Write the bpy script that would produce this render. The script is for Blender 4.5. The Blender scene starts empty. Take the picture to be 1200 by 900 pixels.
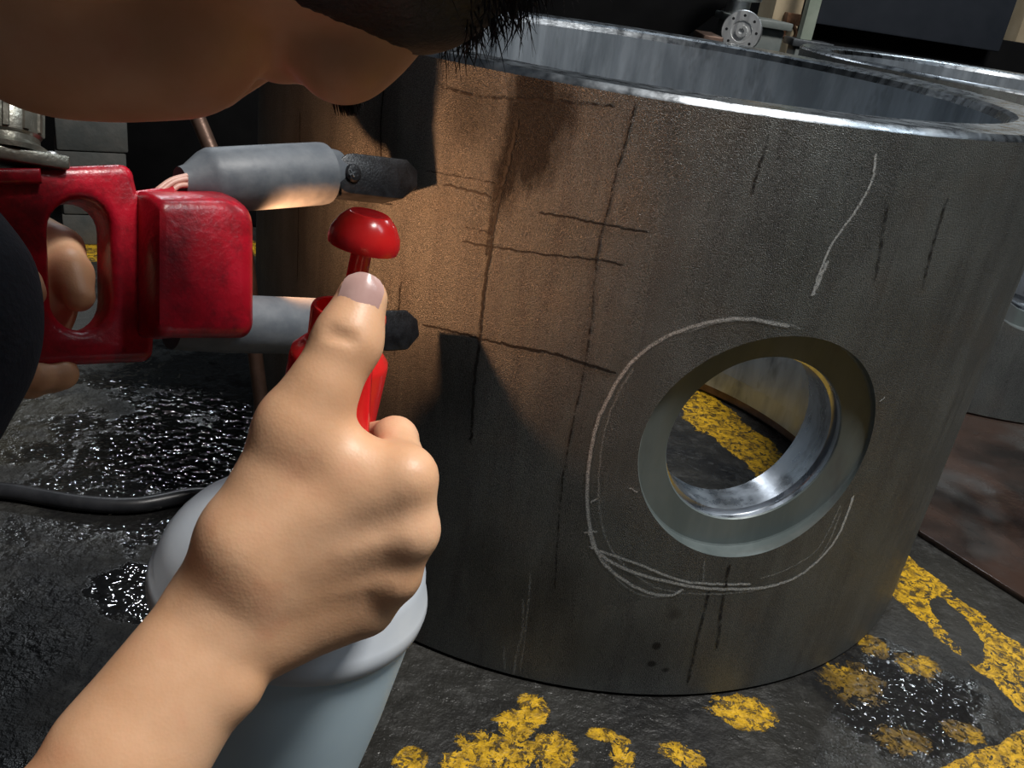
import bpy, bmesh, math, random
import numpy as np
from mathutils import Vector, Matrix
S = bpy.context.scene
COL = S.collection
PI = math.pi
random.seed(4)

# ------------------------------------------------------------------ camera
FPX, PITCH, ROLL, CAMZ = 1042.1, 0.4407, 0.1537, 0.6423
FW = np.array([0, math.cos(PITCH), -math.sin(PITCH)])
_U = np.array([0, math.sin(PITCH), math.cos(PITCH)]); _R = np.array([1.0, 0, 0])
CX = math.cos(ROLL) * _R + math.sin(ROLL) * _U
CY = -math.sin(ROLL) * _R + math.cos(ROLL) * _U
CP = np.array([0, 0, CAMZ])
cd = bpy.data.cameras.new('camera'); cam = bpy.data.objects.new('camera', cd); COL.objects.link(cam)
cd.sensor_width = 36; cd.lens = 36 * FPX / 1200; cd.clip_start = 0.01; cd.clip_end = 60
m = Matrix(((CX[0], CY[0], -FW[0], 0), (CX[1], CY[1], -FW[1], 0), (CX[2], CY[2], -FW[2], CAMZ), (0, 0, 0, 1)))
cam.matrix_world = m
S.camera = cam

# ------------------------------------------------------------------ light
S.view_settings.view_transform = 'Standard'; S.view_settings.look = 'None'
S.view_settings.exposure = 0.0; S.view_settings.gamma = 1.0
w = bpy.data.worlds.new('world'); S.world = w; w.use_nodes = True
w.node_tree.nodes['Background'].inputs[0].default_value = (0.42, 0.5, 0.6, 1)
w.node_tree.nodes['Background'].inputs[1].default_value = 0.08


def area(name, loc, target, sx, sy, power, color):
    l = bpy.data.lights.new(name, 'AREA'); l.shape = 'RECTANGLE'; l.size = sx; l.size_y = sy
    l.energy = power; l.color = color
    o = bpy.data.objects.new(name, l); COL.objects.link(o); o.location = loc
    o.rotation_euler = (Vector(target) - Vector(loc)).to_track_quat('-Z', 'Y').to_euler()
    return o


area('hall_lamp', (0.95, 0.25, 2.9), (0.0, 0.5, 0.4), 0.5, 0.5, 86, (1.0, 0.965, 0.92))
area('hall_lamp', (-2.16, 4.9, 3.7), (-0.2, 0.9, 0.0), 0.10, 0.12, 26, (0.88, 0.94, 1.0))
area('hall_lamp', (-2.6, 6.6, 3.3), (-0.3, 1.0, 0.0), 0.32, 0.05, 16, (0.88, 0.94, 1.0))
area('hall_lamp', (2.7, 4.6, 3.3), (0.4, 0.8, 0.0), 0.3, 0.06, 20, (0.85, 0.95, 1.0))
area('hall_lamp', (0.4, 2.6, 3.6), (0.1, 1.1, 0.2), 0.6, 0.25, 16, (0.85, 0.93, 1.0))
area('hall_lamp', (2.6, 0.5, 3.4), (0.3, 1.0, 0.2), 0.5, 1.2, 24, (0.82, 0.92, 1.0))


# ------------------------------------------------------------------ mapping helpers
def ray(x, y):
    return FW + CX * ((x - 600) / FPX) - CY * ((y - 450) / FPX)


def at(x, y, d):
    return CP + ray(x, y) * d


def onz(x, y, z=0.0):
    r = ray(x, y); return CP + r * ((z - CP[2]) / r[2])


def ony(x, y, Y):
    r = ray(x, y); return CP + r * (Y / r[1])


# ------------------------------------------------------------------ object helpers
def link(o, parent=None):
    COL.objects.link(o)
    if parent is not None:
        o.parent = parent
    return o


def tag(o, label=None, cat=None, group=None, kind=None):
    if label: o['label'] = label
    if cat: o['category'] = cat
    if group: o['group'] = group
    if kind: o['kind'] = kind
    return o


def empty(name, loc=(0, 0, 0), rot=None):
    o = bpy.data.objects.new(name, None); COL.objects.link(o); o.empty_display_size = 0.05
    o.location = Vector([float(c) for c in loc])
    if rot is not None: o.rotation_euler = rot
    return o


def mesh_obj(name, verts, faces, mat, parent=None, smooth=True, angle=40):
    """verts are world coordinates when the parent is an unrotated empty: they are stored relative to it"""
    me = bpy.data.meshes.new(name)
    v = np.asarray(verts, float)
    if parent is not None:
        v = v - np.array(world_loc(parent))
    me.from_pydata(v.tolist(), [], [tuple(int(i) for i in f) for f in faces]); me.update()
    me.materials.append(mat)
    fix(me, smooth, angle)
    return link(bpy.data.objects.new(name, me), parent)


def world_loc(o):
    l = Vector((0, 0, 0))
    while o is not None:
        l += o.location; o = o.parent
    return l


def fix(me, smooth=True, angle=40, normals=True):
    if normals:
        bm = bmesh.new(); bm.from_mesh(me); bmesh.ops.recalc_face_normals(bm, faces=bm.faces); bm.to_mesh(me); bm.free()
    if smooth:
        me.shade_smooth()
        try: me.set_sharp_from_angle(angle=math.radians(angle))
        except Exception: pass


def bm_obj(name, bm, mat, parent=None, smooth=True, angle=40):
    me = bpy.data.meshes.new(name)
    if parent is not None:
        bmesh.ops.translate(bm, verts=bm.verts, vec=-world_loc(parent))
    bmesh.ops.recalc_face_normals(bm, faces=bm.faces)
    bm.to_mesh(me); bm.free(); me.materials.append(mat); fix(me, smooth, angle, False)
    return link(bpy.data.objects.new(name, me), parent)


def basis(axis, hint=(0, 0, 1)):
    a = np.array(axis, float); a /= np.linalg.norm(a)
    h = np.array(hint, float)
    if abs(a @ h) > 0.98: h = np.array([1.0, 0, 0])
    u = np.cross(h, a); u /= np.linalg.norm(u); v = np.cross(a, u)
    return a, u, v


def lathe(name, base, axis, prof, mat, parent=None, seg=48, angle=35, closed=False):
    """prof: (distance along the axis, radius) pairs"""
    a, u, v = basis(axis); base = np.array(base, float)
    V = []; F = []; rings = []
    for (h, r) in prof:
        if r < 1e-6:
            V.append(base + a * h); rings.append([len(V) - 1])
        else:
            idx = []
            for i in range(seg):
                t = 2 * PI * i / seg
                V.append(base + a * h + r * (math.cos(t) * u + math.sin(t) * v)); idx.append(len(V) - 1)
            rings.append(idx)
    pairs = list(zip(rings[:-1], rings[1:]))
    if closed: pairs.append((rings[-1], rings[0]))
    for A, B in pairs:
        for i in range(seg):
            j = (i + 1) % seg
            if len(A) == 1 and len(B) == 1: continue
            if len(A) == 1: F.append((A[0], B[i], B[j]))
            elif len(B) == 1: F.append((A[i], B[0], A[j]))
            else: F.append((A[i], A[j], B[j], B[i]))
    return mesh_obj(name, V, F, mat, parent, True, angle)


def tube(name, pts, rad, mat, parent=None, seg=16, sub=6, cap=True):
    P = [np.array(p, float) for p in pts]
    R_ = rad if isinstance(rad, (list, tuple)) else [rad] * len(P)
    Q = []; RR = []
    n = len(P)
    for i in range(n - 1):
        p0 = P[max(i - 1, 0)]; p1 = P[i]; p2 = P[i + 1]; p3 = P[min(i + 2, n - 1)]
        for k in range(sub):
            t = k / sub
            Q.append(0.5 * (2 * p1 + (p2 - p0) * t + (2 * p0 - 5 * p1 + 4 * p2 - p3) * t * t + (3 * p1 - p0 - 3 * p2 + p3) * t ** 3))
            RR.append(R_[i] * (1 - t) + R_[i + 1] * t)
    Q.append(P[-1]); RR.append(R_[-1])
    V = []; F = []
    tprev = None; u = None
    for i, q in enumerate(Q):
        d = (Q[min(i + 1, len(Q) - 1)] - Q[max(i - 1, 0)]); d /= np.linalg.norm(d)
        if u is None: _, u, _v = basis(d)
        u = u - d * (u @ d); u /= np.linalg.norm(u); v = np.cross(d, u)
        for k in range(seg):
            t = 2 * PI * k / seg; V.append(q + RR[i] * (math.cos(t) * u + math.sin(t) * v))
    for i in range(len(Q) - 1):
        for k in range(seg):
            F.append((i * seg + k, i * seg + (k + 1) % seg, (i + 1) * seg + (k + 1) % seg, (i + 1) * seg + k))
    if cap:
        F.append(tuple(range(seg))); F.append(tuple((len(Q) - 1) * seg + k for k in range(seg)))
    return mesh_obj(name, V, F, mat, parent, True, 50)


def box(name, lo, hi, mat, parent=None, bevel=0.003, rot=0.0, seg=2):
    bm = bmesh.new(); bmesh.ops.create_cube(bm, size=1)
    lo = np.array(lo, float); hi = np.array(hi, float); c = (lo + hi) / 2; s = hi - lo
    bmesh.ops.scale(bm, vec=s, verts=bm.verts)
    if bevel > 0: bmesh.ops.bevel(bm, geom=bm.edges[:], offset=bevel, segments=seg, affect='EDGES', profile=0.5)
    if rot: bmesh.ops.rotate(bm, cent=(0, 0, 0), matrix=Matrix.Rotation(rot, 3, 'Z'), verts=bm.verts)
    bmesh.ops.translate(bm, vec=c, verts=bm.verts)
    return bm_obj(name, bm, mat, parent, True, 30)


def loft(name, A, B, mat, parent=None, bevel=0.0, seg=3, angle=40):
    """closed prism between two equally long outlines"""
    bm = bmesh.new()
    va = [bm.verts.new(tuple(p)) for p in A]; vb = [bm.verts.new(tuple(p)) for p in B]; n = len(va)
    bm.faces.new(va); bm.faces.new(vb[::-1])
    for i in range(n): bm.faces.new((va[i], va[(i + 1) % n], vb[(i + 1) % n], vb[i]))
    bmesh.ops.recalc_face_normals(bm, faces=bm.faces)
    if bevel > 0:
        ed = [e for e in bm.edges if len(e.link_faces) == 2 and e.calc_face_angle(0) > 0.5]
        bmesh.ops.bevel(bm, geom=ed, offset=bevel, segments=seg, affect='EDGES', profile=0.5, clamp_overlap=True)
    return bm_obj(name, bm, mat, parent, True, angle)


# ------------------------------------------------------------------ materials
class NT:
    def __init__(s, name):
        s.m = bpy.data.materials.new(name); s.m.use_nodes = True; s.t = s.m.node_tree; s.n = s.t.nodes
        s.b = s.n['Principled BSDF']; s.out = s.n['Material Output']
        s.co = s.n.new('ShaderNodeTexCoord')

    def new(s, typ, **kw):
        n = s.n.new(typ)
        for k, v in kw.items(): setattr(n, k, v)
        return n

    def set(s, node, key, val):
        i = node.inputs[key]
        if hasattr(val, 'is_linked') or isinstance(val, bpy.types.NodeSocket): s.t.links.new(val, i)
        else: i.default_value = val

    def math(s, op, a, b=0.0, c=0.0, clamp=False):
        n = s.new('ShaderNodeMath', operation=op, use_clamp=clamp)
        s.set(n, 0, a); s.set(n, 1, b)
        if op in ('MULTIPLY_ADD', 'SMOOTH_MIN', 'SMOOTH_MAX', 'COMPARE'): s.set(n, 2, c)
        return n.outputs[0]

    def coord(s, scale=(1, 1, 1), which='Object', src=None):
        mp = s.new('ShaderNodeMapping'); s.t.links.new(src or s.co.outputs[which], mp.inputs[0]); mp.inputs['Scale'].default_value = scale
        return mp.outputs[0]

    def noise(s, scale, detail=3, rough=0.5, vec=None, dist=0.0):
        n = s.new('ShaderNodeTexNoise'); n.inputs['Scale'].default_value = scale; n.inputs['Detail'].default_value = detail
        n.inputs['Roughness'].default_value = rough; n.inputs['Distortion'].default_value = dist
        s.t.links.new(vec or s.co.outputs['Object'], n.inputs['Vector']); return n.outputs['Fac']

    def ramp(s, fac, stops):
        n = s.new('ShaderNodeValToRGB'); e = n.color_ramp.elements
        for i, (p, c) in enumerate(stops):
            if isinstance(c, (int, float)): c = (c, c, c)
            el = e[i] if i < 2 else e.new(p)
            el.position = p; el.color = (*c[:3], 1)
        s.t.links.new(fac, n.inputs[0]); return n.outputs[0]

    def mix(s, fac, a, b):
        n = s.new('ShaderNodeMix', data_type='RGBA')
        s.set(n, 0, fac)
        for k, v in ((6, a), (7, b)):
            if isinstance(v, bpy.types.NodeSocket): s.t.links.new(v, n.inputs[k])
            else: n.inputs[k].default_value = (*v[:3], 1)
        return n.outputs[2]

    def bump(s, h, strength=0.3, dist=0.002, prev=None):
        n = s.new('ShaderNodeBump'); n.inputs['Strength'].default_value = strength; n.inputs['Distance'].default_value = dist
        s.t.links.new(h, n.inputs['Height'])
        if prev is not None: s.t.links.new(prev, n.inputs['Normal'])
        return n.outputs[0]

    def done(s, color=None, rough=None, metal=None, normal=None, **kw):
        for k, v in (('Base Color', color), ('Roughness', rough), ('Metallic', metal), ('Normal', normal)):
            if v is None: continue
            if isinstance(v, (tuple, list)): v = (*v[:3], 1)
            s.set(s.b, k, v)
        for k, v in kw.items():
            k = k.replace('_', ' ')
            s.set(s.b, k, v if not isinstance(v, tuple) or len(v) != 3 or k == 'Subsurface Radius' else (*v, 1))
        return s.m


def simple(name, c1, c2, scale=40, rough=0.5, metal=0.0, bstr=0.2, bdist=0.001, bscale=None, **kw):
    t = NT(name)
    col = t.mix(t.ramp(t.noise(scale, 4, 0.6), [(0.35, 0.0), (0.65, 1.0)]), c1, c2)
    nb = t.bump(t.noise(bscale or scale * 6, 3), bstr, bdist)
    return t.done(col, rough, metal, nb, **kw)


# ring: surface coordinates are taken from the object's own angle and height
RC = (0.1077, 1.1265); RR = 0.45; RI = 0.3853; RH = 0.571
R2C = (0.935, 1.955); R2H = 0.557


def ring_theta_z(x, y):
    d = ray(x, y); o = CP - np.array([RC[0], RC[1], 0])
    a = d[0] ** 2 + d[1] ** 2; b = o[0] * d[0] + o[1] * d[1]; c = o[0] ** 2 + o[1] ** 2 - RR ** 2
    t = (-b - math.sqrt(b * b - a * c)) / a; P = CP + t * d
    return math.atan2(P[0] - RC[0], -(P[1] - RC[1])), P[2]


def mat_ring(name, smears):
    t = NT(name)
    sep = t.new('ShaderNodeSeparateXYZ'); t.t.links.new(t.co.outputs['Object'], sep.inputs[0])
    th = t.math('ARCTAN2', sep.outputs[0], t.math('MULTIPLY', sep.outputs[1], -1.0))
    cb = t.new('ShaderNodeCombineXYZ'); t.t.links.new(t.math('MULTIPLY', th, 0.45), cb.inputs[0]); t.t.links.new(sep.outputs[2], cb.inputs[1])
    V = cb.outputs[0]
    big = t.noise(5, 4, 0.6, V)
    streak = t.noise(9, 5, 0.6, t.coord((5, 0.5, 1), src=V), 0.6)
    grain = t.noise(1300, 1, 0.6)
    col = t.mix(t.ramp(big, [(0.3, 0.0), (0.7, 1.0)]), (0.062, 0.076, 0.076), (0.120, 0.135, 0.131))
    col = t.mix(t.ramp(streak, [(0.44, 0.0), (0.64, 0.75)]), col, (0.042, 0.048, 0.050))
    col = t.mix(t.ramp(t.noise(14, 3, 0.5, t.coord((1, 1, 1), src=V)), [(0.55, 0.0), (0.75, 0.35)]), col, (0.12, 0.085, 0.05))
    gr = t.ramp(grain, [(0.35, 0.0), (0.75, 1.0)])
    col = t.mix(t.math('MULTIPLY', gr, 0.6), col, (0.34, 0.34, 0.33))
    dn = t.math('SUBTRACT', t.noise(22, 4, 0.7, t.coord((1.6, 0.5, 1), src=V)), 0.5)
    tot = None
    for (u0, z0, ru, rz, amt) in smears:
        du = t.math('DIVIDE', t.math('SUBTRACT', t.math('MULTIPLY', th, 0.45), u0), ru)
        dz = t.math('DIVIDE', t.math('SUBTRACT', sep.outputs[2], z0), rz)
        d2 = t.math('ADD', t.math('MULTIPLY', du, du), t.math('MULTIPLY', dz, dz))
        d2 = t.math('ADD', d2, t.math('MULTIPLY', dn, 2.4))
        mk = t.math('MULTIPLY', t.math('SUBTRACT', 1.0, d2, clamp=True), amt)
        tot = mk if tot is None else t.math('MAXIMUM', tot, mk)
    if tot is not None:
        col = t.mix(t.math('MINIMUM', tot, 0.92), col, (0.012, 0.011, 0.011))
    rg = t.ramp(t.noise(16, 3, 0.6, V), [(0.3, 0.34), (0.7, 0.52)])
    n = t.bump(grain, 0.6, 0.002)
    n = t.bump(t.noise(60, 3, 0.6), 0.10, 0.002, n)
    return t.done(col, rg, 0.6, n)


def mat_machined(name, c1=(0.55, 0.58, 0.6), c2=(0.3, 0.32, 0.34), rough=(0.16, 0.4), radial=True, metal=1.0, bs=0.05):
    t = NT(name)
    v = t.coord((1, 1, 1))
    a = t.noise(5, 5, 0.65, t.coord((2.6, 2.6, 0.5)), 0.4)
    b = t.noise(60, 3, 0.6, t.coord((1, 1, 0.06)))
    col = t.mix(t.ramp(a, [(0.35, 0.0), (0.65, 1.0)]), c1, c2)
    col = t.mix(t.ramp(t.noise(20, 4, 0.7, t.coord((1, 1, 0.35))), [(0.56, 0.0), (0.72, 0.6)]), col, (0.09, 0.09, 0.095))
    rg = t.ramp(b, [(0.3, rough[0]), (0.7, rough[1])])
    n = t.bump(t.noise(90, 2, 0.6, t.coord((1, 1, 3))), bs, 0.001)
    return t.done(col, rg, metal, n)


def ribbon_mat(name, color, scale, lo, hi, rough=0.7):
    t = NT(name)
    f = t.ramp(t.noise(scale, 3, 0.8), [(lo, 0.0), (hi, 1.0)])
    uv = t.new('ShaderNodeUVMap')
    sep = t.new('ShaderNodeSeparateXYZ'); t.t.links.new(uv.outputs[0], sep.inputs[0])
    e = t.math('SUBTRACT', 1.0, t.math('ABSOLUTE', t.math('MULTIPLY_ADD', sep.outputs[1], 2.0, -1.0)))
    al = t.math('MULTIPLY', f, t.math('MULTIPLY', e, 1.8, clamp=True), clamp=True)
    t.done(color, rough); t.set(t.b, 'Alpha', al)
    return t.m


def mat_floor(name, paint=True):
    t = NT(name)
    v = t.co.outputs['Object']
    sep = t.new('ShaderNodeSeparateXYZ'); t.t.links.new(v, sep.inputs[0]); x, y = sep.outputs[0], sep.outputs[1]
    big = t.noise(3.2, 5, 0.6, v, 0.8)
    col = t.mix(t.ramp(big, [(0.35, 0.0), (0.62, 1.0)]), (0.008, 0.008, 0.009), (0.034, 0.033, 0.029))
    col = t.mix(t.ramp(t.noise(38, 5, 0.75, v), [(0.5, 0.0), (0.75, 0.5)]), col, (0.10, 0.10, 0.095))
    # bare grey worn patch at the left, behind the yoke
    def blob(cx, cy, r, rough_amp=2.0, sc=18):
        dx = t.math('DIVIDE', t.math('SUBTRACT', x, cx), r[0]); dy = t.math('DIVIDE', t.math('SUBTRACT', y, cy), r[1])
        d2 = t.math('ADD', t.math('MULTIPLY', dx, dx), t.math('MULTIPLY', dy, dy))
        return t.math('SUBTRACT', 1.0, t.math('ADD', d2, t.math('MULTIPLY', t.math('SUBTRACT', nz[sc], 0.5), rough_amp * 2.2)))
    nz = {18: t.noise(16, 5, 0.7, v), 45: t.noise(55, 6, 0.75, v, 0.6)}
    w1 = t.math('MULTIPLY', blob(-0.66, 1.30, (0.34, 0.28), 3.0), 2.2, clamp=True)
    col = t.mix(t.math('MULTIPLY', w1, 0.85), col, (0.085, 0.09, 0.09))
    w2 = t.math('MULTIPLY', blob(-0.55, 1.02, (0.32, 0.14), 3.0), 1.5, clamp=True)
    col = t.mix(t.math('MULTIPLY', w2, 0.6), col, (0.055, 0.05, 0.035))
    # yellow paint
    n1 = t.math('ADD', t.math('MULTIPLY', x, 0.898), t.math('MULTIPLY', y, 0.44))
    edge = t.math('MULTIPLY', t.math('SUBTRACT', nz[18], 0.5), 0.05)
    wear2 = t.math('LESS_THAN', t.noise(95, 5, 0.8, v, 0.5), 0.535)
    dist = t.math('SUBTRACT', 0.046, t.math('ABSOLUTE', t.math('SUBTRACT', t.math('ADD', n1, edge), 0.908)))
    st = t.math('GREATER_THAN', dist, 0.0)
    stmask = t.math('MULTIPLY', st, t.math('MULTIPLY', t.math('GREATER_THAN', y, 0.3), t.math('LESS_THAN', y, 1.62)))
    n2 = t.math('SUBTRACT', t.math('MULTIPLY', x, 0.515), t.math('MULTIPLY', y, 0.857))
    s2 = t.math('MULTIPLY', t.math('GREATER_THAN', t.math('ADD', n2, t.math('MULTIPLY', edge, 0.4)), -0.316), t.math('GREATER_THAN', x, 0.44))
    s2 = t.math('MULTIPLY', s2, t.math('GREATER_THAN', 0.12, n2))
    mk = t.math('MAXIMUM', stmask, s2)
    wear = t.math('LESS_THAN', t.math('ADD', nz[45], t.math('MULTIPLY', nz[18], 0.6)), 0.90)
    holes = t.math('GREATER_THAN', blob(0.573, 0.872, (0.022, 0.062), 1.6), 0.0)
    mk = t.math('MULTIPLY', mk, t.math('SUBTRACT', 1.0, holes))
    mk = t.math('MULTIPLY', mk, wear)
    for (px, py, rx, ry, amp) in ((625, 832, .016, .022, 1.6), (603, 850, .018, .018, 1.8), (585, 882, .04, .022, 2.6), (480, 893, .014, .016, 1.5), (535, 892, .018, .014, 2.2),
                                  (650, 880, .018, .022, 2.6), (706, 861, .014, .008, 1.8), (872, 835, .034, .022, 1.6), (1022, 757, .018, .018, 1.8), (800, 885, .02, .014, 3.0),
                                  (1128, 858, .022, .014, 2.2), (1060, 868, .03, .018, 3.0), (820, 490, .025, .05, 2.5), (1075, 780, .02, .02, 3.2), (730, 884, .01, .02, 3.0), (1000, 800, .03, .03, 3.6),
                                  (118, 295, .05, .06, 1.8), (293, 290, .05, .05, 1.8), (105, 285, .12, .04, 2.8)):
        c = onz(px, py)
        mk = t.math('MAXIMUM', mk, t.math('GREATER_THAN', blob(float(c[0]), float(c[1]), (rx, ry), amp * 1.1, 45), 0.0))
    mk = t.math('MULTIPLY', mk, t.math('MULTIPLY_ADD', wear2, 0.85, 0.15))
    ycol = t.mix(t.ramp(nz[45], [(0.36, 0.0), (0.56, 1.0)]), (0.17, 0.10, 0.012), (0.72, 0.42, 0.022))
    ycol = t.mix(t.ramp(t.noise(130, 3, 0.7, v), [(0.55, 0.0), (0.75, 0.6)]), ycol, (0.06, 0.045, 0.02))
    col = t.mix(mk, col, ycol)
    wet = t.noise(5.5, 4, 0.6, v, 0.5)
    rg = t.ramp(wet, [(0.42, 0.24), (0.6, 0.6)])
    z1 = t.math('MULTIPLY', t.math('MAXIMUM', t.math('MAXIMUM', blob(-0.40, 0.98, (0.22, 0.22), 1.6), blob(0.45, 0.745, (0.11, 0.09), 1.6)), blob(-0.42, 1.2, (0.22, 0.16), 2.4)), 2.0, clamp=True)
    z2 = t.math('MULTIPLY', blob(-0.335, 0.725, (0.07, 0.055), 1.6), 4.0, clamp=True)
    zz = t.math('MAXIMUM', z1, z2)
    rg = t.mix(zz, rg, (0.055, 0.055, 0.055))
    col = t.mix(t.math('MULTIPLY', zz, 0.75), col, (0.010, 0.010, 0.011))
    rg = t.mix(t.math('MULTIPLY', mk, 0.8), rg, (0.45, 0.45, 0.45))
    h = t.math('MULTIPLY', t.math('ADD', t.noise(48, 4, 0.65, v), t.math('MULTIPLY', mk, 0.25)), t.math('SUBTRACT', 1.0, t.math('MULTIPLY', zz, 0.97)))
    n = t.bump(h, 0.8, 0.006)
    n2_ = t.new('ShaderNodeBump'); n2_.inputs['Distance'].default_value = 0.0045; t.t.links.new(n, n2_.inputs['Normal']); t.t.links.new(t.math('MULTIPLY_ADD', t.noise(75, 1, 0.5, v), zz, t.math('MULTIPLY', t.noise(120, 3, 0.65, v), t.math('MULTIPLY', t.math('SUBTRACT', 1.0, zz), 0.25))), n2_.inputs['Height']); t.set(n2_, 'Strength', t.math('MULTIPLY_ADD', z2, -0.6, 1.0)); n = n2_.outputs[0]
    return t.done(col, rg, 0.0, n, Specular_IOR_Level=0.35)


def mat_skin(name, c1=(0.68, 0.37, 0.20), c2=(0.80, 0.48, 0.29), red=(0.70, 0.29, 0.17)):
    t = NT(name)
    col = t.mix(t.ramp(t.noise(18, 4, 0.6), [(0.35, 0.0), (0.65, 1.0)]), c1, c2)
    col = t.mix(t.ramp(t.noise(30, 3, 0.6), [(0.55, 0.0), (0.75, 0.4)]), col, red)
    vor = t.new('ShaderNodeTexVoronoi'); vor.inputs['Scale'].default_value = 700; t.t.links.new(t.co.outputs['Object'], vor.inputs['Vector'])
    n = t.bump(vor.outputs['Distance'], 0.12, 0.0004)
    n = t.bump(t.noise(90, 4, 0.6), 0.12, 0.0012, n)
    return t.done(col, 0.46, 0.0, n, Subsurface_Weight=0.12, Subsurface_Radius=(0.006, 0.002, 0.001), Subsurface_Scale=1.0)


def mat_red(name):
    t = NT(name)
    pits = t.noise(260, 3, 0.6)
    grime = t.ramp(t.noise(17, 7, 0.8), [(0.44, 0.0), (0.62, 1.0)])
    col = t.mix(t.ramp(t.noise(60, 3), [(0.3, 0.0), (0.7, 1.0)]), (0.38, 0.004, 0.014), (0.52, 0.008, 0.026))
    sep = t.new('ShaderNodeSeparateXYZ'); t.t.links.new(t.co.outputs['Object'], sep.inputs[0])
    col = t.mix(t.math('MULTIPLY', grime, 0.8), col, (0.09, 0.006, 0.010))
    n = t.bump(pits, 0.35, 0.0009)
    n = t.bump(t.noise(45, 3), 0.25, 0.0015, n)
    return t.done(col, 0.3, 0.0, n)


M = {}
M['skin'] = mat_skin('skin')
M['red_paint'] = mat_red('red_cast_paint')
M['red_plastic'] = simple('red_plastic', (0.62, 0.012, 0.016), (0.72, 0.025, 0.02), 30, 0.22, 0, 0.05, Subsurface_Weight=0.1, Subsurface_Radius=(0.01, 0.002, 0.001), Subsurface_Scale=0.5)
M['tank'] = simple('pale_blue_tank_plastic', (0.56, 0.72, 0.82), (0.62, 0.78, 0.87), 10, 0.38, 0, 0.05, Subsurface_Weight=0.15, Subsurface_Radius=(0.01, 0.012, 0.014), Subsurface_Scale=0.5)
M['collar'] = simple('pale_collar_plastic', (0.55, 0.60, 0.66), (0.62, 0.66, 0.70), 20, 0.42, 0, 0.05)
M['sleeve_grey'] = simple('grey_shrink_sleeve', (0.085, 0.098, 0.115), (0.13, 0.143, 0.158), 60, 0.5, 0, 0.25, 0.0012, 110)
M['black_metal'] = simple('black_worn_steel', (0.005, 0.005, 0.006), (0.016, 0.017, 0.020), 90, 0.36, 0.2, 0.3)
M['grey_metal'] = simple('grey_worn_steel', (0.07, 0.08, 0.09), (0.13, 0.14, 0.15), 120, 0.4, 0.5, 0.3)
M['connector'] = simple('dull_green_grey_metal', (0.17, 0.17, 0.145), (0.27, 0.27, 0.235), 80, 0.3, 0.75, 0.2)
M['wire'] = simple('pink_wire_insulation', (0.55, 0.30, 0.24), (0.62, 0.38, 0.30), 60, 0.45)
M['cloth'] = simple('navy_cloth', (0.010, 0.013, 0.022), (0.022, 0.027, 0.040), 25, 0.9, 0, 0.35, 0.002, 300)
M['trouser'] = simple('black_trouser_cloth', (0.010, 0.010, 0.012), (0.02, 0.02, 0.024), 25, 0.9, 0, 0.35, 0.002, 300)
M['boot'] = simple('black_boot_leather', (0.012, 0.011, 0.010), (0.03, 0.028, 0.026), 40, 0.45)
M['hair'] = simple('black_hair', (0.004, 0.003, 0.003), (0.012, 0.009, 0.008), 60, 0.45, 0, 0.4, 0.002, 400)
M['eye'] = simple('eye_white', (0.7, 0.68, 0.66), (0.75, 0.72, 0.7), 30, 0.2)
M['iris'] = simple('dark_iris', (0.02, 0.012, 0.008), (0.03, 0.018, 0.01), 90, 0.15)
M['lip'] = simple('lip_skin', (0.42, 0.16, 0.13), (0.5, 0.2, 0.16), 60, 0.4)
M['nail'] = simple('thumb_nail', (0.50, 0.30, 0.27), (0.58, 0.37, 0.33), 60, 0.28, 0, 0.05)
M['rubber'] = simple('black_rubber_hose', (0.018, 0.019, 0.022), (0.035, 0.036, 0.04), 30, 0.35, 0, 0.1)
M['rust_bar'] = simple('rusty_bar', (0.10, 0.065, 0.05), (0.20, 0.13, 0.10), 30, 0.4, 0.6, 0.3)
M['timber'] = simple('grey_block', (0.06, 0.065, 0.062), (0.105, 0.10, 0.09), 14, 0.8, 0, 0.5, 0.003, 60)
M['black_machine'] = simple('black_machine_paint', (0.002, 0.002, 0.0025), (0.005, 0.005, 0.0055), 10, 0.8, Specular_IOR_Level=0.15)
M['blue_panel'] = simple('slate_cabinet_paint', (0.022, 0.028, 0.038), (0.032, 0.038, 0.050), 8, 0.5, 0, 0.1)
M['cream'] = simple('cream_paint', (0.60, 0.47, 0.30), (0.70, 0.57, 0.38), 12, 0.5)
M['green_pale'] = simple('pale_green_paint', (0.36, 0.42, 0.34), (0.44, 0.5, 0.41), 20, 0.45)
M['rust'] = simple('rust', (0.14, 0.055, 0.02), (0.25, 0.12, 0.06), 60, 0.8, 0, 0.5)
M['alu'] = mat_machined('turned_aluminium', (0.9, 0.92, 0.92), (0.75, 0.77, 0.77), (0.3, 0.45))
M['grey_machine'] = simple('grey_machine_paint', (0.13, 0.15, 0.145), (0.19, 0.21, 0.20), 20, 0.45)
M['machined'] = mat_machined('machined_steel')
M['machined_dark'] = mat_machined('machined_steel_dull', (0.17, 0.20, 0.20), (0.10, 0.125, 0.125), (0.36, 0.5), bs=0.03, metal=0.2)
M['inner'] = mat_machined('bored_inner_steel', (0.58, 0.64, 0.70), (0.28, 0.32, 0.36), (0.36, 0.52), bs=0.05, metal=0.82)
M['bore'] = mat_machined('bright_bore_steel', (0.72, 0.75, 0.79), (0.50, 0.53, 0.57), (0.2, 0.4), bs=0.03)
M['rim'] = mat_machined('bright_rim_steel', (0.40, 0.43, 0.46), (0.16, 0.18, 0.20), (0.2, 0.4), bs=0.2)
M['wall'] = simple('dark_hall_wall', (0.012, 0.013, 0.014), (0.022, 0.023, 0.024), 3, 0.85)
M['floor'] = mat_floor('wet_painted_floor')
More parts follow.
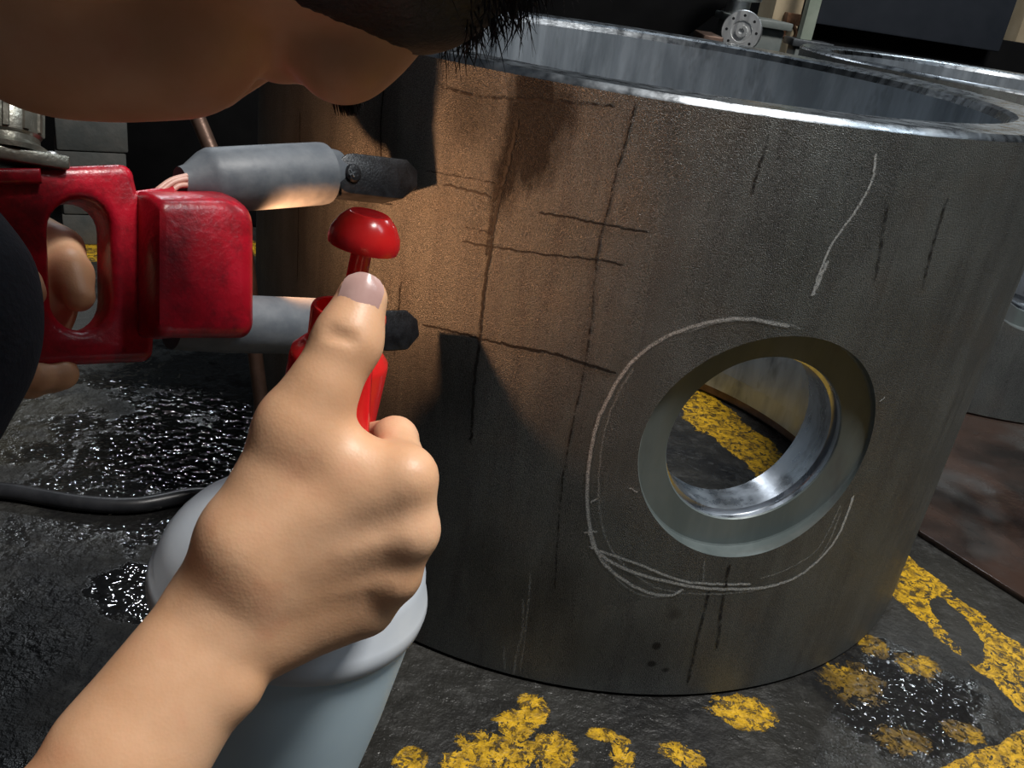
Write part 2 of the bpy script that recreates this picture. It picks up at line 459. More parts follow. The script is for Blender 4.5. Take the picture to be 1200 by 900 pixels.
def _plate():
    t = NT('wet_brown_plate'); v = t.co.outputs['Object']
    col = t.mix(t.ramp(t.noise(5, 4, 0.6, v, 0.6), [(0.38, 0.0), (0.62, 1.0)]), (0.012, 0.009, 0.008), (0.050, 0.030, 0.023))
    col = t.mix(t.ramp(t.noise(4, 3, 0.6, v), [(0.5, 0.0), (0.65, 0.8)]), col, (0.065, 0.07, 0.07))
    return t.done(col, t.ramp(t.noise(7, 3, 0.5, v), [(0.4, 0.08), (0.65, 0.3)]), 0.0, t.bump(t.noise(30, 4), 0.35, 0.003))
M['plate'] = _plate()
M['chalk'] = ribbon_mat('white_chalk', (0.62, 0.64, 0.63), 900, 0.36, 0.62)
M['chalk_faint'] = ribbon_mat('faint_chalk', (0.45, 0.47, 0.46), 700, 0.42, 0.8)
M['crack'] = ribbon_mat('black_powder_line', (0.008, 0.007, 0.006), 260, 0.28, 0.5)
M['crack_faint'] = ribbon_mat('faint_powder_line', (0.005, 0.004, 0.004), 160, 0.36, 0.62)

# ------------------------------------------------------------------ setting
def slab(name, lo, hi, mat, label=None):
    o = box(name, lo, hi, mat, None, 0.0); o['kind'] = 'structure'; return o
slab('floor', (-5, -3, -0.06), (6, 8, 0), M['floor'])
slab('wall_back', (-5, 8, 0), (6, 8.15, 5.0), M['wall'])
slab('wall_left', (-5.15, -3, 0), (-5, 8, 5.0), M['wall'])
slab('wall_right', (6, -3, 0), (6.15, 8, 5.0), M['wall'])

# steel floor plate beyond the dark joint at the right
pl = [(0.593, 1.073), (0.686, 0.947), (0.90, 0.66), (1.5, 0.30), (3.0, 0.3), (3.0, 3.6), (0.62, 3.6), (0.62, 1.30)]
pe = empty('floor_plate', (1.2, 1.4, 0))
loft('plate_sheet', [(x, y, 0.0005) for x, y in pl], [(x, y, 0.009) for x, y in pl], M['plate'], pe, 0.002, 2)
tag(pe, 'wet brown steel floor plate beyond the dark joint, under the farther ring', 'floor plate')


# ------------------------------------------------------------------ steel rings
def ring_pt(c, r, th, z):
    return np.array([c[0] + r * math.sin(th), c[1] - r * math.cos(th), z])


def shell(name, c, r, z0, z1, hole, mat, parent):
    """cylindrical skin with a round hole; hole = (theta, z, radius) or None"""
    dth = math.radians(1.25); th0 = hole[0] if hole else 0.0
    N = 288; k = 18
    V = []; F = []; key = {}
    def vid(kx, th, z):
        if kx not in key:
            key[kx] = len(V); V.append(ring_pt(c, r, th, z))
        return key[kx]
    zs_mid = (0.10, 0.475)
    nz = 36
    rows = [z0 + (zs_mid[0] - z0) * i / 6 for i in range(7)] + [zs_mid[0] + (zs_mid[1] - zs_mid[0]) * i / nz for i in range(1, nz + 1)] + [zs_mid[1] + (z1 - zs_mid[1]) * i / 6 for i in range(1, 7)]
    for j in range(len(rows) - 1):
        for i in range(-N // 2, N // 2):
            if hole and -k <= i < k and 6 <= j < 6 + nz: continue
            ids = []
            for (a, b) in ((i, j), (i + 1, j), (i + 1, j + 1), (i, j + 1)):
                aa = a if a < N // 2 else a - N
                ids.append(vid((aa, b), th0 + aa * dth, rows[b]))
            F.append(tuple(ids))
    rimpts = []
    if hole:
        bd = [(i, 6) for i in range(-k, k)] + [(k, j) for j in range(6, 6 + nz)] + [(i, 6 + nz) for i in range(k, -k, -1)] + [(-k, j) for j in range(6 + nz, 6, -1)]
        nr = 8; prev = [vid(b, 0, 0) for b in bd]
        rim = []
        for (a, b) in bd:
            s = a * dth * r; zz = rows[b]
            an = math.atan2(zz - hole[1], s)
            u = hole[2] * math.cos(an); rim.append((math.asin(u / r), hole[1] + hole[2] * math.sin(an), an))
        for q in range(1, nr + 1):
            f = q / nr; f = 1 - (1 - f) ** 1.0
            cur = []
            for (a, b), (tu, tz, an) in zip(bd, rim):
                V.append(ring_pt(c, r, th0 + a * dth * (1 - f) + tu * f, rows[b] * (1 - f) + tz * f)); cur.append(len(V) - 1)
            n = len(bd)
            for i in range(n): F.append((prev[i], prev[(i + 1) % n], cur[(i + 1) % n], cur[i]))
            prev = cur
        rimpts = [(an, V[i]) for i, (_, _, an) in zip(prev, rim)]
    o = mesh_obj(name, V, F, mat, parent, True, 60)
    return o, rimpts


def hole_point(c, hole, an, rad, wd):
    th = hole[0]; n = np.array([math.sin(th), -math.cos(th), 0]); s = np.array([math.cos(th), math.sin(th), 0])
    return np.array([c[0], c[1], hole[1]]) + n * wd + s * rad * math.cos(an) + np.array([0, 0, 1.0]) * rad * math.sin(an)


def strip(name, rings, mat, parent, angle=25):
    V = []; F = []; n = len(rings[0])
    for r_ in rings: V += list(r_)
    for j in range(len(rings) - 1):
        for i in range(n):
            F.append((j * n + i, j * n + (i + 1) % n, (j + 1) * n + (i + 1) % n, (j + 1) * n + i))
    return mesh_obj(name, V, F, mat, parent, True, angle)


def steel_ring(c, H, holes, matw, label, group, matp):
    root = empty('steel_ring', (c[0], c[1], 0))
    tag(root, label, 'steel ring', group)
    HO = holes
    o, rim = shell('outer_wall', c, RR, 0.004, H - 0.005, (HO[0], HO[1], HO[2]), matw, root)
    o2, rim2 = shell('inner_wall', c, RI, 0.055, H - 0.012, (HO[0], HO[1], 0.0795), matp, root)
    # counterbored face and bore
    A = [a for a, _ in rim]
    r0 = [p for _, p in rim]
    r1 = [hole_point(c, HO, a, 0.1115, 0.4335) for a in A]
    r2 = [hole_point(c, HO, a, 0.110, 0.4325) for a in A]
    r3 = [hole_point(c, HO, a, 0.0840, 0.4295) for a in A]
    r4 = [hole_point(c, HO, a, 0.0830, 0.4280) for a in A]
    strip('counterbore_face', [r0, r1, r2, r3, r4], matp_face, root)
    r5 = [hole_point(c, HO, a, 0.0828, 0.4240) for a in A]
    r6 = [hole_point(c, HO, a, 0.0855, 0.4235) for a in A]
    r7 = [hole_point(c, HO, a, 0.0855, 0.4190) for a in A]
    r8 = [hole_point(c, HO, a, 0.0800, 0.4180) for a in A]
    def inner_w(a, rad): return math.sqrt(RI ** 2 - (rad * math.cos(a)) ** 2)
    r9 = [hole_point(c, HO, a, 0.0795, inner_w(a, 0.0795)) for a in A]
    strip('bore', [r4, r5, r6, r7, r8, r9], M['bore'], root)
    # rim: outer chamfer, flat top, inner step
    def circ(r, z): return [ring_pt(c, r, 2 * PI * i / 288, z) for i in range(288)]
    strip('top_rim', [circ(RR, H - 0.005), circ(RR - 0.0012, H - 0.0030), circ(RR - 0.005, H), circ(RR - 0.007, H), circ(RI + 0.0115, H - 0.0012), circ(RI + 0.009, H - 0.0012),
                      circ(RI + 0.003, H - 0.004), circ(RI, H - 0.012)], M['rim'], root)
    strip('bottom_rim', [circ(RR, 0.004), circ(RR - 0.004, 0.0), circ(RI + 0.016, 0.0), circ(RI + 0.012, 0.004), circ(RI + 0.012, 0.016), circ(RI + 0.006, 0.019)], M['rust_bar'], root)
    strip('lower_step', [circ(RI + 0.006, 0.019), circ(RI + 0.006, 0.052), circ(RI, 0.055)], M['inner'], root)
    return root


matp_face = M['machined_dark']
sm = []
for (px, py, ru, rz, amt) in ((622, 140, .024, .065, 1.5), (597, 190, .018, .05, 1.1), (645, 125, .03, .03, .9), (560, 130, .03, .03, .45), (455, 150, .02, .06, .5), (640, 170, .02, .04, .6), (350, 250, .03, .12, .35),
                              (520, 450, .05, .06, .45), (430, 250, .02, .02, .4), (770, 757, .006, .006, 1.2), (764, 778, .006, .005, 1.2), (780, 785, .006, .004, .9), (790, 720, .009, .009, .5),
                              (720, 760, .1, .05, .35), (640, 700, .05, .06, .4), (600, 700, .12, .08, .35)):
    th, z = ring_theta_z(px, py); sm.append((0.45 * th, z, ru, rz, amt))
M['ring_wall'] = mat_ring('dark_steel_ring_wall', sm)
M['ring_wall2'] = mat_ring('dark_steel_ring_wall_plain', [])
HOLE = (0.2715, 0.2864, 0.112)
ring = steel_ring(RC, RH, HOLE, M['ring_wall'], 'large upright dark steel ring with round side hole, chalk scribbles and black line marks', None, M['inner'])
th2 = math.atan2(0.35, 1.0)
ring2 = steel_ring(R2C, R2H, (math.radians(-6.2), 0.286, 0.112), M['ring_wall2'], 'second steel ring farther back at right, mostly hidden behind the chalk-marked one', None, M['inner'])
ring2.location.z = 0.009


def ribbon(name, px, width, mat, parent, jitter=0.0, sub=10, lift=0.0006):
    tz = [ring_theta_z(x, y) for x, y in px]
    P = []
    n = len(tz)
    for i in range(n - 1):
        p0, p1, p2, p3 = [np.array(tz[max(min(k, n - 1), 0)]) for k in (i - 1, i, i + 1, i + 2)]
        for k in range(sub):
            t = k / sub
            P.append(0.5 * (2 * p1 + (p2 - p0) * t + (2 * p0 - 5 * p1 + 4 * p2 - p3) * t * t + (3 * p1 - p0 - 3 * p2 + p3) * t ** 3))
    P.append(np.array(tz[-1]))
    P = [p + np.array([random.gauss(0, jitter) / 0.45, random.gauss(0, jitter)]) for p in P]
    V = []; F = []
    for i, p in enumerate(P):
        d = P[min(i + 1, len(P) - 1)] - P[max(i - 1, 0)]; d = np.array([d[0] * 0.45, d[1]]); d /= np.linalg.norm(d) + 1e-9
        nn = np.array([-d[1], d[0]]) * width / 2 * (1 if 0 < i < len(P) - 1 else 0.3)
        for s in (-1, 1):
            V.append(ring_pt(RC, RR + lift, p[0] + s * nn[0] / 0.45, p[1] + s * nn[1]))
    for i in range(len(P) - 1): F.append((2 * i, 2 * i + 1, 2 * i + 3, 2 * i + 2))
    me = bpy.data.meshes.new(name); off = np.array(world_loc(parent)); me.from_pydata([tuple(v - off) for v in V], [], F)
    uv = me.uv_layers.new(name='UVMap')
    for poly in me.polygons:
        for li in poly.loop_indices:
            vi = me.loops[li].vertex_index; uv.data[li].uv = (vi // 2 * 0.1, vi % 2)
    me.materials.append(mat)
    return link(bpy.data.objects.new(name, me), parent)


for pts, wd, mt in (
    ([(925, 382), (860, 373), (790, 390), (740, 425), (708, 475), (692, 530), (688, 590), (697, 640), (716, 668), (755, 692), (785, 697), (800, 690)], .0036, 'chalk'),
    ([(690, 620), (700, 645), (730, 665), (790, 683), (850, 690), (905, 686), (945, 668), (980, 630), (1000, 580)], .0038, 'chalk'),
    ([(742, 430), (716, 480), (703, 540), (703, 600), (715, 640), (740, 670), (775, 690), (830, 696), (890, 690), (935, 675), (965, 645), (985, 600)], .0022, 'chalk_faint'),
    ([(707, 650), (725, 680), (755, 698), (785, 697)], .0025, 'chalk_faint'),
    ([(690, 640), (745, 660), (800, 680), (840, 684), (880, 684)], .0030, 'chalk'),
    ([(985, 590), (960, 640), (925, 665), (890, 678)], .0022, 'chalk_faint'),
    ([(940, 385), (900, 375), (850, 376), (800, 390)], .0020, 'chalk_faint'),
    ([(684, 624), (700, 622)], .0022, 'chalk'), ([(692, 588), (700, 584)], .0020, 'chalk'),
    ([(825, 655), (824, 682)], .0018, 'chalk_faint'),
    ([(1026, 180), (1020, 215), (1000, 250), (975, 285), (962, 315), (951, 347)], .0026, 'chalk'),
    ([(970, 305), (952, 346)], .0034, 'chalk'),
    ([(613, 700), (612, 740), (605, 770), (602, 790)], .0030, 'chalk_faint'),
    ([(590, 755), (592, 785)], .0030, 'chalk_faint'), ([(622, 670), (618, 720), (610, 785)], .0024, 'chalk_faint'),
    ([(737, 571), (748, 577)], .0016, 'chalk'), ([(1030, 470), (1037, 465)], .0016, 'chalk')):
    ribbon('chalk_mark', pts, wd * 1.1, M[mt], ring, 0.0003)
for pts, wd, mt in (
    ([(520, 217), (545, 222), (575, 230)], .0030, 'crack'), ([(542, 283), (580, 290), (640, 298), (690, 303), (730, 310)], .0030, 'crack'),
    ([(632, 249), (665, 254), (700, 262), (760, 272)], .0032, 'crack'), ([(495, 380), (540, 390), (580, 401), (640, 412), (690, 428), (722, 437)], .0036, 'crack'),
    ([(585, 402), (640, 413)], .0044, 'crack'), ([(650, 414), (718, 436)], .0045, 'crack'), ([(545, 266), (575, 272)], .0020, 'crack_faint'),
    ([(607, 140), (596, 190), (584, 238), (575, 290), (567, 344), (562, 400), (556, 450), (552, 520)], .0050, 'crack'),
    ([(588, 205), (578, 240), (570, 300)], .006, 'crack_faint'),
    ([(451, 95), (447, 140), (447, 184)], .0032, 'crack'), ([(352, 130), (351, 220), (349, 330)], .0026, 'crack'),
    ([(745, 122), (735, 160), (724, 196)], .0024, 'crack'), ([(724, 196), (700, 300), (690, 400), (660, 560), (650, 690)], .0030, 'crack_faint'),
    ([(500, 200), (540, 207), (580, 215)], .0022, 'crack_faint'), ([(405, 228), (430, 234), (460, 240)], .003, 'crack_faint'),
    ([(900, 160), (880, 230)], .004, 'crack_faint'), ([(1040, 240), (1025, 330)], .005, 'crack_faint'),
    ([(1110, 230), (1090, 300), (1080, 340)], .005, 'crack_faint'), ([(855, 660), (848, 700), (840, 760)], .005, 'crack_faint'), ([(832, 690), (815, 760), (806, 800)], .005, 'crack_faint'),
    ([(515, 100), (560, 112), (640, 118), (720, 125)], .004, 'crack_faint'), ([(470, 330), (462, 420)], .004, 'crack_faint')):
    ribbon('powder_line', pts, wd * .72, M[mt], ring, 0.0004)

# ------------------------------------------------------------------ yoke (magnet inspection tool)
DX0 = (0 - 600) / FPX * 0.52; FD = 0.735; FX = (488 - 600) / FPX * FD
KK = (FX - DX0) / (FD - 0.52)
def yd(x): return (DX0 - KK * 0.52) / ((x - 600) / FPX - KK)
EU = CX * KK + FW; EU = EU / np.linalg.norm(EU)
EN = np.cross(EU, CY); EN = EN / np.linalg.norm(EN)
if EN @ FW > 0: EN = -EN                       # towards the viewer's side
YO = at(150, 300, yd(150))
def yp(x, y, off=0.0):                        # the point of the tool's own plane, raised by off, seen at (x, y)
    r = ray(x, y); return CP + r * (((YO - CP) @ EN + off) / (r @ EN))

yk = empty('magnetic_yoke', yp(150, 420))
tag(yk, 'red cast hand-held magnetic yoke with slotted grip and two grey legs against the ring', 'yoke')


def arc(cx, cy, rx, ry, a0, a1, n=8):
    return [(cx + rx * math.cos(math.radians(a0 + (a1 - a0) * i / n)), cy - ry * math.sin(math.radians(a0 + (a1 - a0) * i / n))) for i in range(n + 1)]


def curve_plate(name, outline, holes, off, half, bev, mat, parent, res=3):
    """flat plate with rounded edges in the yoke's own plane, holes cut through"""
    o0 = yp(150, 300, off + half); fo_ = off + half
    def loc2(x, y):
        q = yp(x, y, fo_) - o0; return float(q @ EU), float(q @ CY)
    cu = bpy.data.curves.new(name, 'CURVE'); cu.dimensions = '2D'; cu.fill_mode = 'BOTH'
    cu.extrude = half - bev; cu.bevel_depth = bev; cu.bevel_resolution = res; cu.offset = -bev
    for pl_ in [outline] + holes:
        sp = cu.splines.new('POLY'); sp.points.add(len(pl_) - 1); sp.use_cyclic_u = True
        for p_, (x, y) in zip(sp.points, pl_):
            a, b = loc2(x, y); p_.co = (a, b, 0, 1)
    tmp = bpy.data.objects.new('tmp', cu); COL.objects.link(tmp)
    dg = bpy.context.evaluated_depsgraph_get(); me = bpy.data.meshes.new_from_object(tmp.evaluated_get(dg))
    bpy.data.objects.remove(tmp)
    M4 = Matrix(((EU[0], CY[0], EN[0], 0), (EU[1], CY[1], EN[1], 0), (EU[2], CY[2], EN[2], 0), (0, 0, 0, 1)))
    if Vector(np.cross(EU, CY)).dot(Vector(EN)) < 0: pass
    base = o0 - EN * half - np.array(world_loc(parent))
    M4.translation = Vector(base)
    me.transform(M4); me.name = name
    bm = bmesh.new(); bm.from_mesh(me); bmesh.ops.remove_doubles(bm, verts=bm.verts, dist=1e-5); bmesh.ops.recalc_face_normals(bm, faces=bm.faces); bm.to_mesh(me); bm.free()
    me.materials.clear(); me.materials.append(mat); me.shade_smooth(); me.set_sharp_from_angle(angle=math.radians(45))
    return link(bpy.data.objects.new(name, me), parent)


outl = [(-70, 199)] + arc(142, 209, 18, 18, 90, 0, 6) + [(163, 222), (206, 216), (212, 225), (214, 300), (214, 395), (183, 397)] + arc(168, 411, 14, 13, 0, -90, 5) + [(100, 427), (45, 430), (10, 410), (-70, 380)]
slot = arc(95, 268, 37, 36, 0, 180, 12) + arc(97, 350, 36, 37, 180, 360, 12)
curve_plate('handle_body', outl, [slot], 0.0, 0.016, 0.006, M['red_paint'], yk)
curve_plate('raised_pad', [(-60, 196), (49, 196), (51, 214), (-60, 217)], [], 0.006, 0.017, 0.003, M['red_paint'], yk)
def ln(a, b, n): return [(a[0] + (b[0] - a[0]) * i / n, a[1] + (b[1] - a[1]) * i / n) for i in range(n)]
# coil housing: rounded lofted block standing proud of the body on the side towards the viewer
def rr(x0, y0, x1, y1, r1, r2, r3, r4):
    return arc(x1 - r1, y0 + r1 * .8, r1, r1 * .8, 0, 90, 7) + arc(x0 + r2, y0 + r2, r2, r2, 90, 180, 5) + arc(x0 + r3, y1 - r3, r3, r3, 180, 270, 5) + arc(x1 - r4, y1 - r4, r4, r4, 270, 360, 5)
secs = [(-.020, rr(162, 226, 283, 396, 30, 6, 8, 12)), (.014, rr(160, 224, 283, 396, 34, 6, 8, 12)), (.026, rr(168, 226, 290, 396, 38, 7, 9, 14)), (.034, rr(176, 229, 295, 396, 40, 8, 10, 15)),
        (.040, rr(182, 233, 296, 394, 41, 10, 12, 16)), (.0435, rr(187, 238, 292, 390, 38, 10, 12, 15)), (.0445, rr(194, 246, 284, 382, 32, 9, 10, 12))]
def sec_pts(off, pl_):
    return [yp(x, y, off) for x, y in pl_]
V = []; F = []; nn_ = len(secs[0][1])
for off, pl_ in secs: V += sec_pts(off, pl_)
for j in range(len(secs) - 1):
    for i in range(nn_): F.append((j * nn_ + i, j * nn_ + (i + 1) % nn_, (j + 1) * nn_ + (i + 1) % nn_, (j + 1) * nn_ + i))
F.append(tuple(range(nn_))); F.append(tuple((len(secs) - 1) * nn_ + i for i in range(nn_)))
mesh_obj('coil_housing', V, F, M['red_paint'], yk, True, 50)

# legs
def leg(name, a, b, prof, mat, parent):
    A = yp(*a); B = yp(*b); L = np.linalg.norm(B - A)
    return lathe(name, A, B - A, [(t * L, r) for t, r in prof], mat, parent, 40, 50)
lg = leg('leg', (211, 214), (400, 202), [(0, .0), (0.0, .0105), (.04, .0120), (.13, .020), (.17, .0222), (.5, .0228), (.84, .0232), (.87, .0228), (.885, .0195), (.97, .0170), (.99, .013), (1.0, 0)], M['sleeve_grey'], yk)
lg2 = leg('leg', (200, 378), (404, 383), [(0, .0), (0.0, .018), (.3, .0205), (.83, .0210), (.86, .0195), (.88, .016), (.97, .0150), (.99, .012), (1.0, 0)], M['sleeve_grey'], yk)
ptsw = [(184, 223), (201, 211), (219, 206)]
for k in range(4):
    tube('wire', [yp(x + k * 5 * (1 - i / 2), y + k * (1.2 + 1.2 * i), .010 + .002 * (k % 2)) for i, (x, y) in enumerate(ptsw)],   .0019, M['wire'], lg, 8, 4)
# articulated feet: thick flat bars with a rounded pivot end and a chamfered contact end
def foot(cx, cy, ang, lpx, hpx, par, sc, off=0.0):
    ca, sa = math.cos(ang), math.sin(ang)
    pl_ = [(x, y) for x, y in arc(0, 0, hpx * .8, hpx, 90, 270, 8)] + [(lpx * .62, hpx * 1.02), (lpx * .80, hpx * 1.0), (lpx, hpx * .35), (lpx * .98, -hpx * .45), (lpx * .80, -hpx * .95)]
    pl_ = [(cx + x * ca - y * sa, cy + x * sa + y * ca) for x, y in pl_]
    f = loft('foot', [p_ - EN * (off + .016) for p_ in [yp(x, y, off + .006) for x, y in pl_]], [yp(x, y, off + .006) for x, y in pl_], M['black_metal'], yk, .0015, 2)
    tag(f, 'black worn pole foot')
    s = lathe('pivot_screw', yp(cx, cy, off + .006), EN, [(0, 0), (0, .0068), (.0015, .0070), (.003, .0058), (.0036, .003), (.0030, 0)], M['black_metal'], f, 24)
    for q in (0, 1):
        a = .6 + q * PI / 2
        d = EU * math.cos(a) + CY * math.sin(a); e = np.cross(EN, d); c_ = yp(cx, cy, off + .0097)
        loft('screw_slot', [c_ + d * s1 * .003 + e * s2 * .0005 for s1, s2 in ((-1, -1), (1, -1), (1, 1), (-1, 1))], [c_ + EN * .0004 + d * s1 * .003 + e * s2 * .0005 for s1, s2 in ((-1, -1), (1, -1), (1, 1), (-1, 1))], M['grey_metal'], f)
    return f
foot(413, 203, .10, 78, 24, yk, 1, .011)
foot(420, 388, -.04, 72, 24, yk, 1, .008)
# work lamp in the throat between the legs
lm = lathe('throat_lamp', yp(277, 300, .004), EU, [(0, 0), (0, .009), (.006, .010), (.008, .007), (.008, 0)], M['grey_metal'], yk, 20)
L = bpy.data.lights.new('throat_lamp_bulb', 'SPOT'); L.energy = 2.3; L.color = (1.0, 0.46, 0.21); L.shadow_soft_size = .004; L.spot_size = math.radians(155); L.spot_blend = .9
lo = bpy.data.objects.new('throat_lamp_bulb', L); COL.objects.link(lo); lo.parent = yk
lo.location = Vector(yp(284, 300, .004) + EU * .012 - np.array(yk.location)); lo.rotation_euler = Vector(at(512, 262, .733) - yp(284, 300, .004)).to_track_quat('-Z', 'Y').to_euler()

# cable connector on top of the handle end
cb0 = yp(4, 196, .0); cup_ = CY
cn = empty('connector', (0, 0, 0)); cn.parent = yk; cn.location = Vector(cb0) - yk.location
def cpt(a, b, c_): return cb0 + EU * a + CY * b + EN * c_
bmq = [cpt(-.030, 0, -.018), cpt(.030, 0, -.018), cpt(.030, 0, .022), cpt(-.030, 0, .022)]
loft('flange', bmq, [p_ + CY * .008 for p_ in bmq], M['connector'], cn, .0015)
lathe('barrel', cpt(0, .008, 0), CY, [(0, .024), (.003, .024), (.006, .0195), (.011, .0190), (.013, .017), (.014, 0)], M['connector'], cn, 48)
lathe('clamp_nut', cpt(0, .017, 0), CY, [(0, 0), (0, .019), (.002, .0205), (.019, .0205), (.0235, .0185), (.0245, .014), (.0245, 0)], M['connector'], cn, 48)
for k in range(12):
    a = 2 * PI * k / 12 + .2
    d = EU * math.cos(a) + EN * math.sin(a); e = np.cross(CY, d)
    bq = [cpt(0, .020, 0) + d * .0200 + e * s * .0022 + d * q * .0016 for s, q in ((-1, 0), (1, 0), (.6, 1), (-.6, 1))]
    loft('grip_rib', bq, [p_ + CY * .0145 for p_ in bq], M['connector'], cn)
lathe('screw', cpt(.022, .008, .014), CY, [(0, 0), (0, .004), (.0015, .0038), (.0024, .002), (.0025, 0)], M['alu'], cn, 16)
tube('cable_gland', [cpt(0, .040, 0), cpt(0, .048, 0), cpt(-.006, .058, 0), (cpt(-.022, .064, 0)), cpt(-.040, .066, 0)], [.013, .0125, .0125, .0125, .0125], M['connector'], cn, 24)
tube('power_cord', [cpt(-.038, .066, 0), cpt(-.10, .06, .0), cpt(-.18, .0, .02), cpt(-.26, -.18, .03), cpt(-.30, -.36, .03)], .0055, M['rubber'], yk, 12)

# ------------------------------------------------------------------ pump sprayer
SB = at(347, 662, .468)            # centre of the tank's collar
ST = at(431, 262, .402)            # top of the plunger
sax = (ST - SB) / np.linalg.norm(ST - SB); SL = np.linalg.norm(ST - SB)
spr = empty('pump_sprayer', SB - sax * .145)
tag(spr, 'pale blue hand pump sprayer with red pump head held in bare hand', 'sprayer')
lathe('tank', SB, sax, [(-.145, 0), (-.145, .050), (-.141, .056), (-.120, .0590), (-.08, .0640), (-.03, .0680), (-.012, .0680), (-.002, .066), (.008, .064), (.020, .058), (.034, .044), (.043, .030), (.049, .022), (.060, .022), (.060, 0)], M['tank'], spr, 72, 50)
lathe('collar', SB, sax, [(-.018, .0675), (-.018, .0705), (-.015, .0722), (-.009, .0728), (-.005, .0716), (-.002, .0700), (.008, .0680), (.016, .0640), (.024, .0580), (.033, .0480), (.042, .0350), (.048, .0230)], M['collar'], spr, 72, 40)
def sp(x): return x
hcup = np.dot(at(413, 368, .412) - SB, sax)
lathe('pump_barrel', SB + sax * .05, sax, [(0, .021), (.01, .0235), (hcup - .076, .0235), (hcup - .073, .0230), (hcup - .068, .0185), (hcup - .066, .0168), (hcup - .052, .0178), (hcup - .050, .0172), (hcup - .050, .0155), (hcup - .066, .0145), (hcup - .068, 0)], M['red_plastic'], spr, 48, 50)
lathe('plunger_rod', SB + sax * (hcup - .02), sax, [(0, 0), (0, .0048), (SL - hcup + .006, .0048), (SL - hcup + .010, .007)], M['red_plastic'], spr, 20)
lathe('plunger_knob', ST - sax * .008, sax, [(0, 0), (-.003, .006), (-.004, .012), (-.003, .0160), (0, .0166), (.004, .0158), (.009, .0130), (.0125, .0095), (.0130, .0085), (.0122, .0065), (.0118, 0)], M['red_plastic'], spr, 40, 60)
# trigger blade along the front of the barrel
def hp(x, y, d): return at(x, y, d)
bl = [(437, 392), (434, 440), (430, 515), (420, 522), (404, 500), (404, 460), (418, 430)]
loft('trigger', [hp(x, y, .378) for x, y in bl], [hp(x, y, .383) + CX * .001 for x, y in bl], M['red_plastic'], spr, .0008, 2)
tg = loft('trigger_catch', [hp(x, y, .374) for x, y in ((436, 405), (446, 388), (450, 392), (441, 412))], [hp(x, y, .381) for x, y in ((436, 405), (446, 388), (450, 392), (441, 412))], M['rubber'], spr, .0006)
tag(tg, 'dark blue catch')


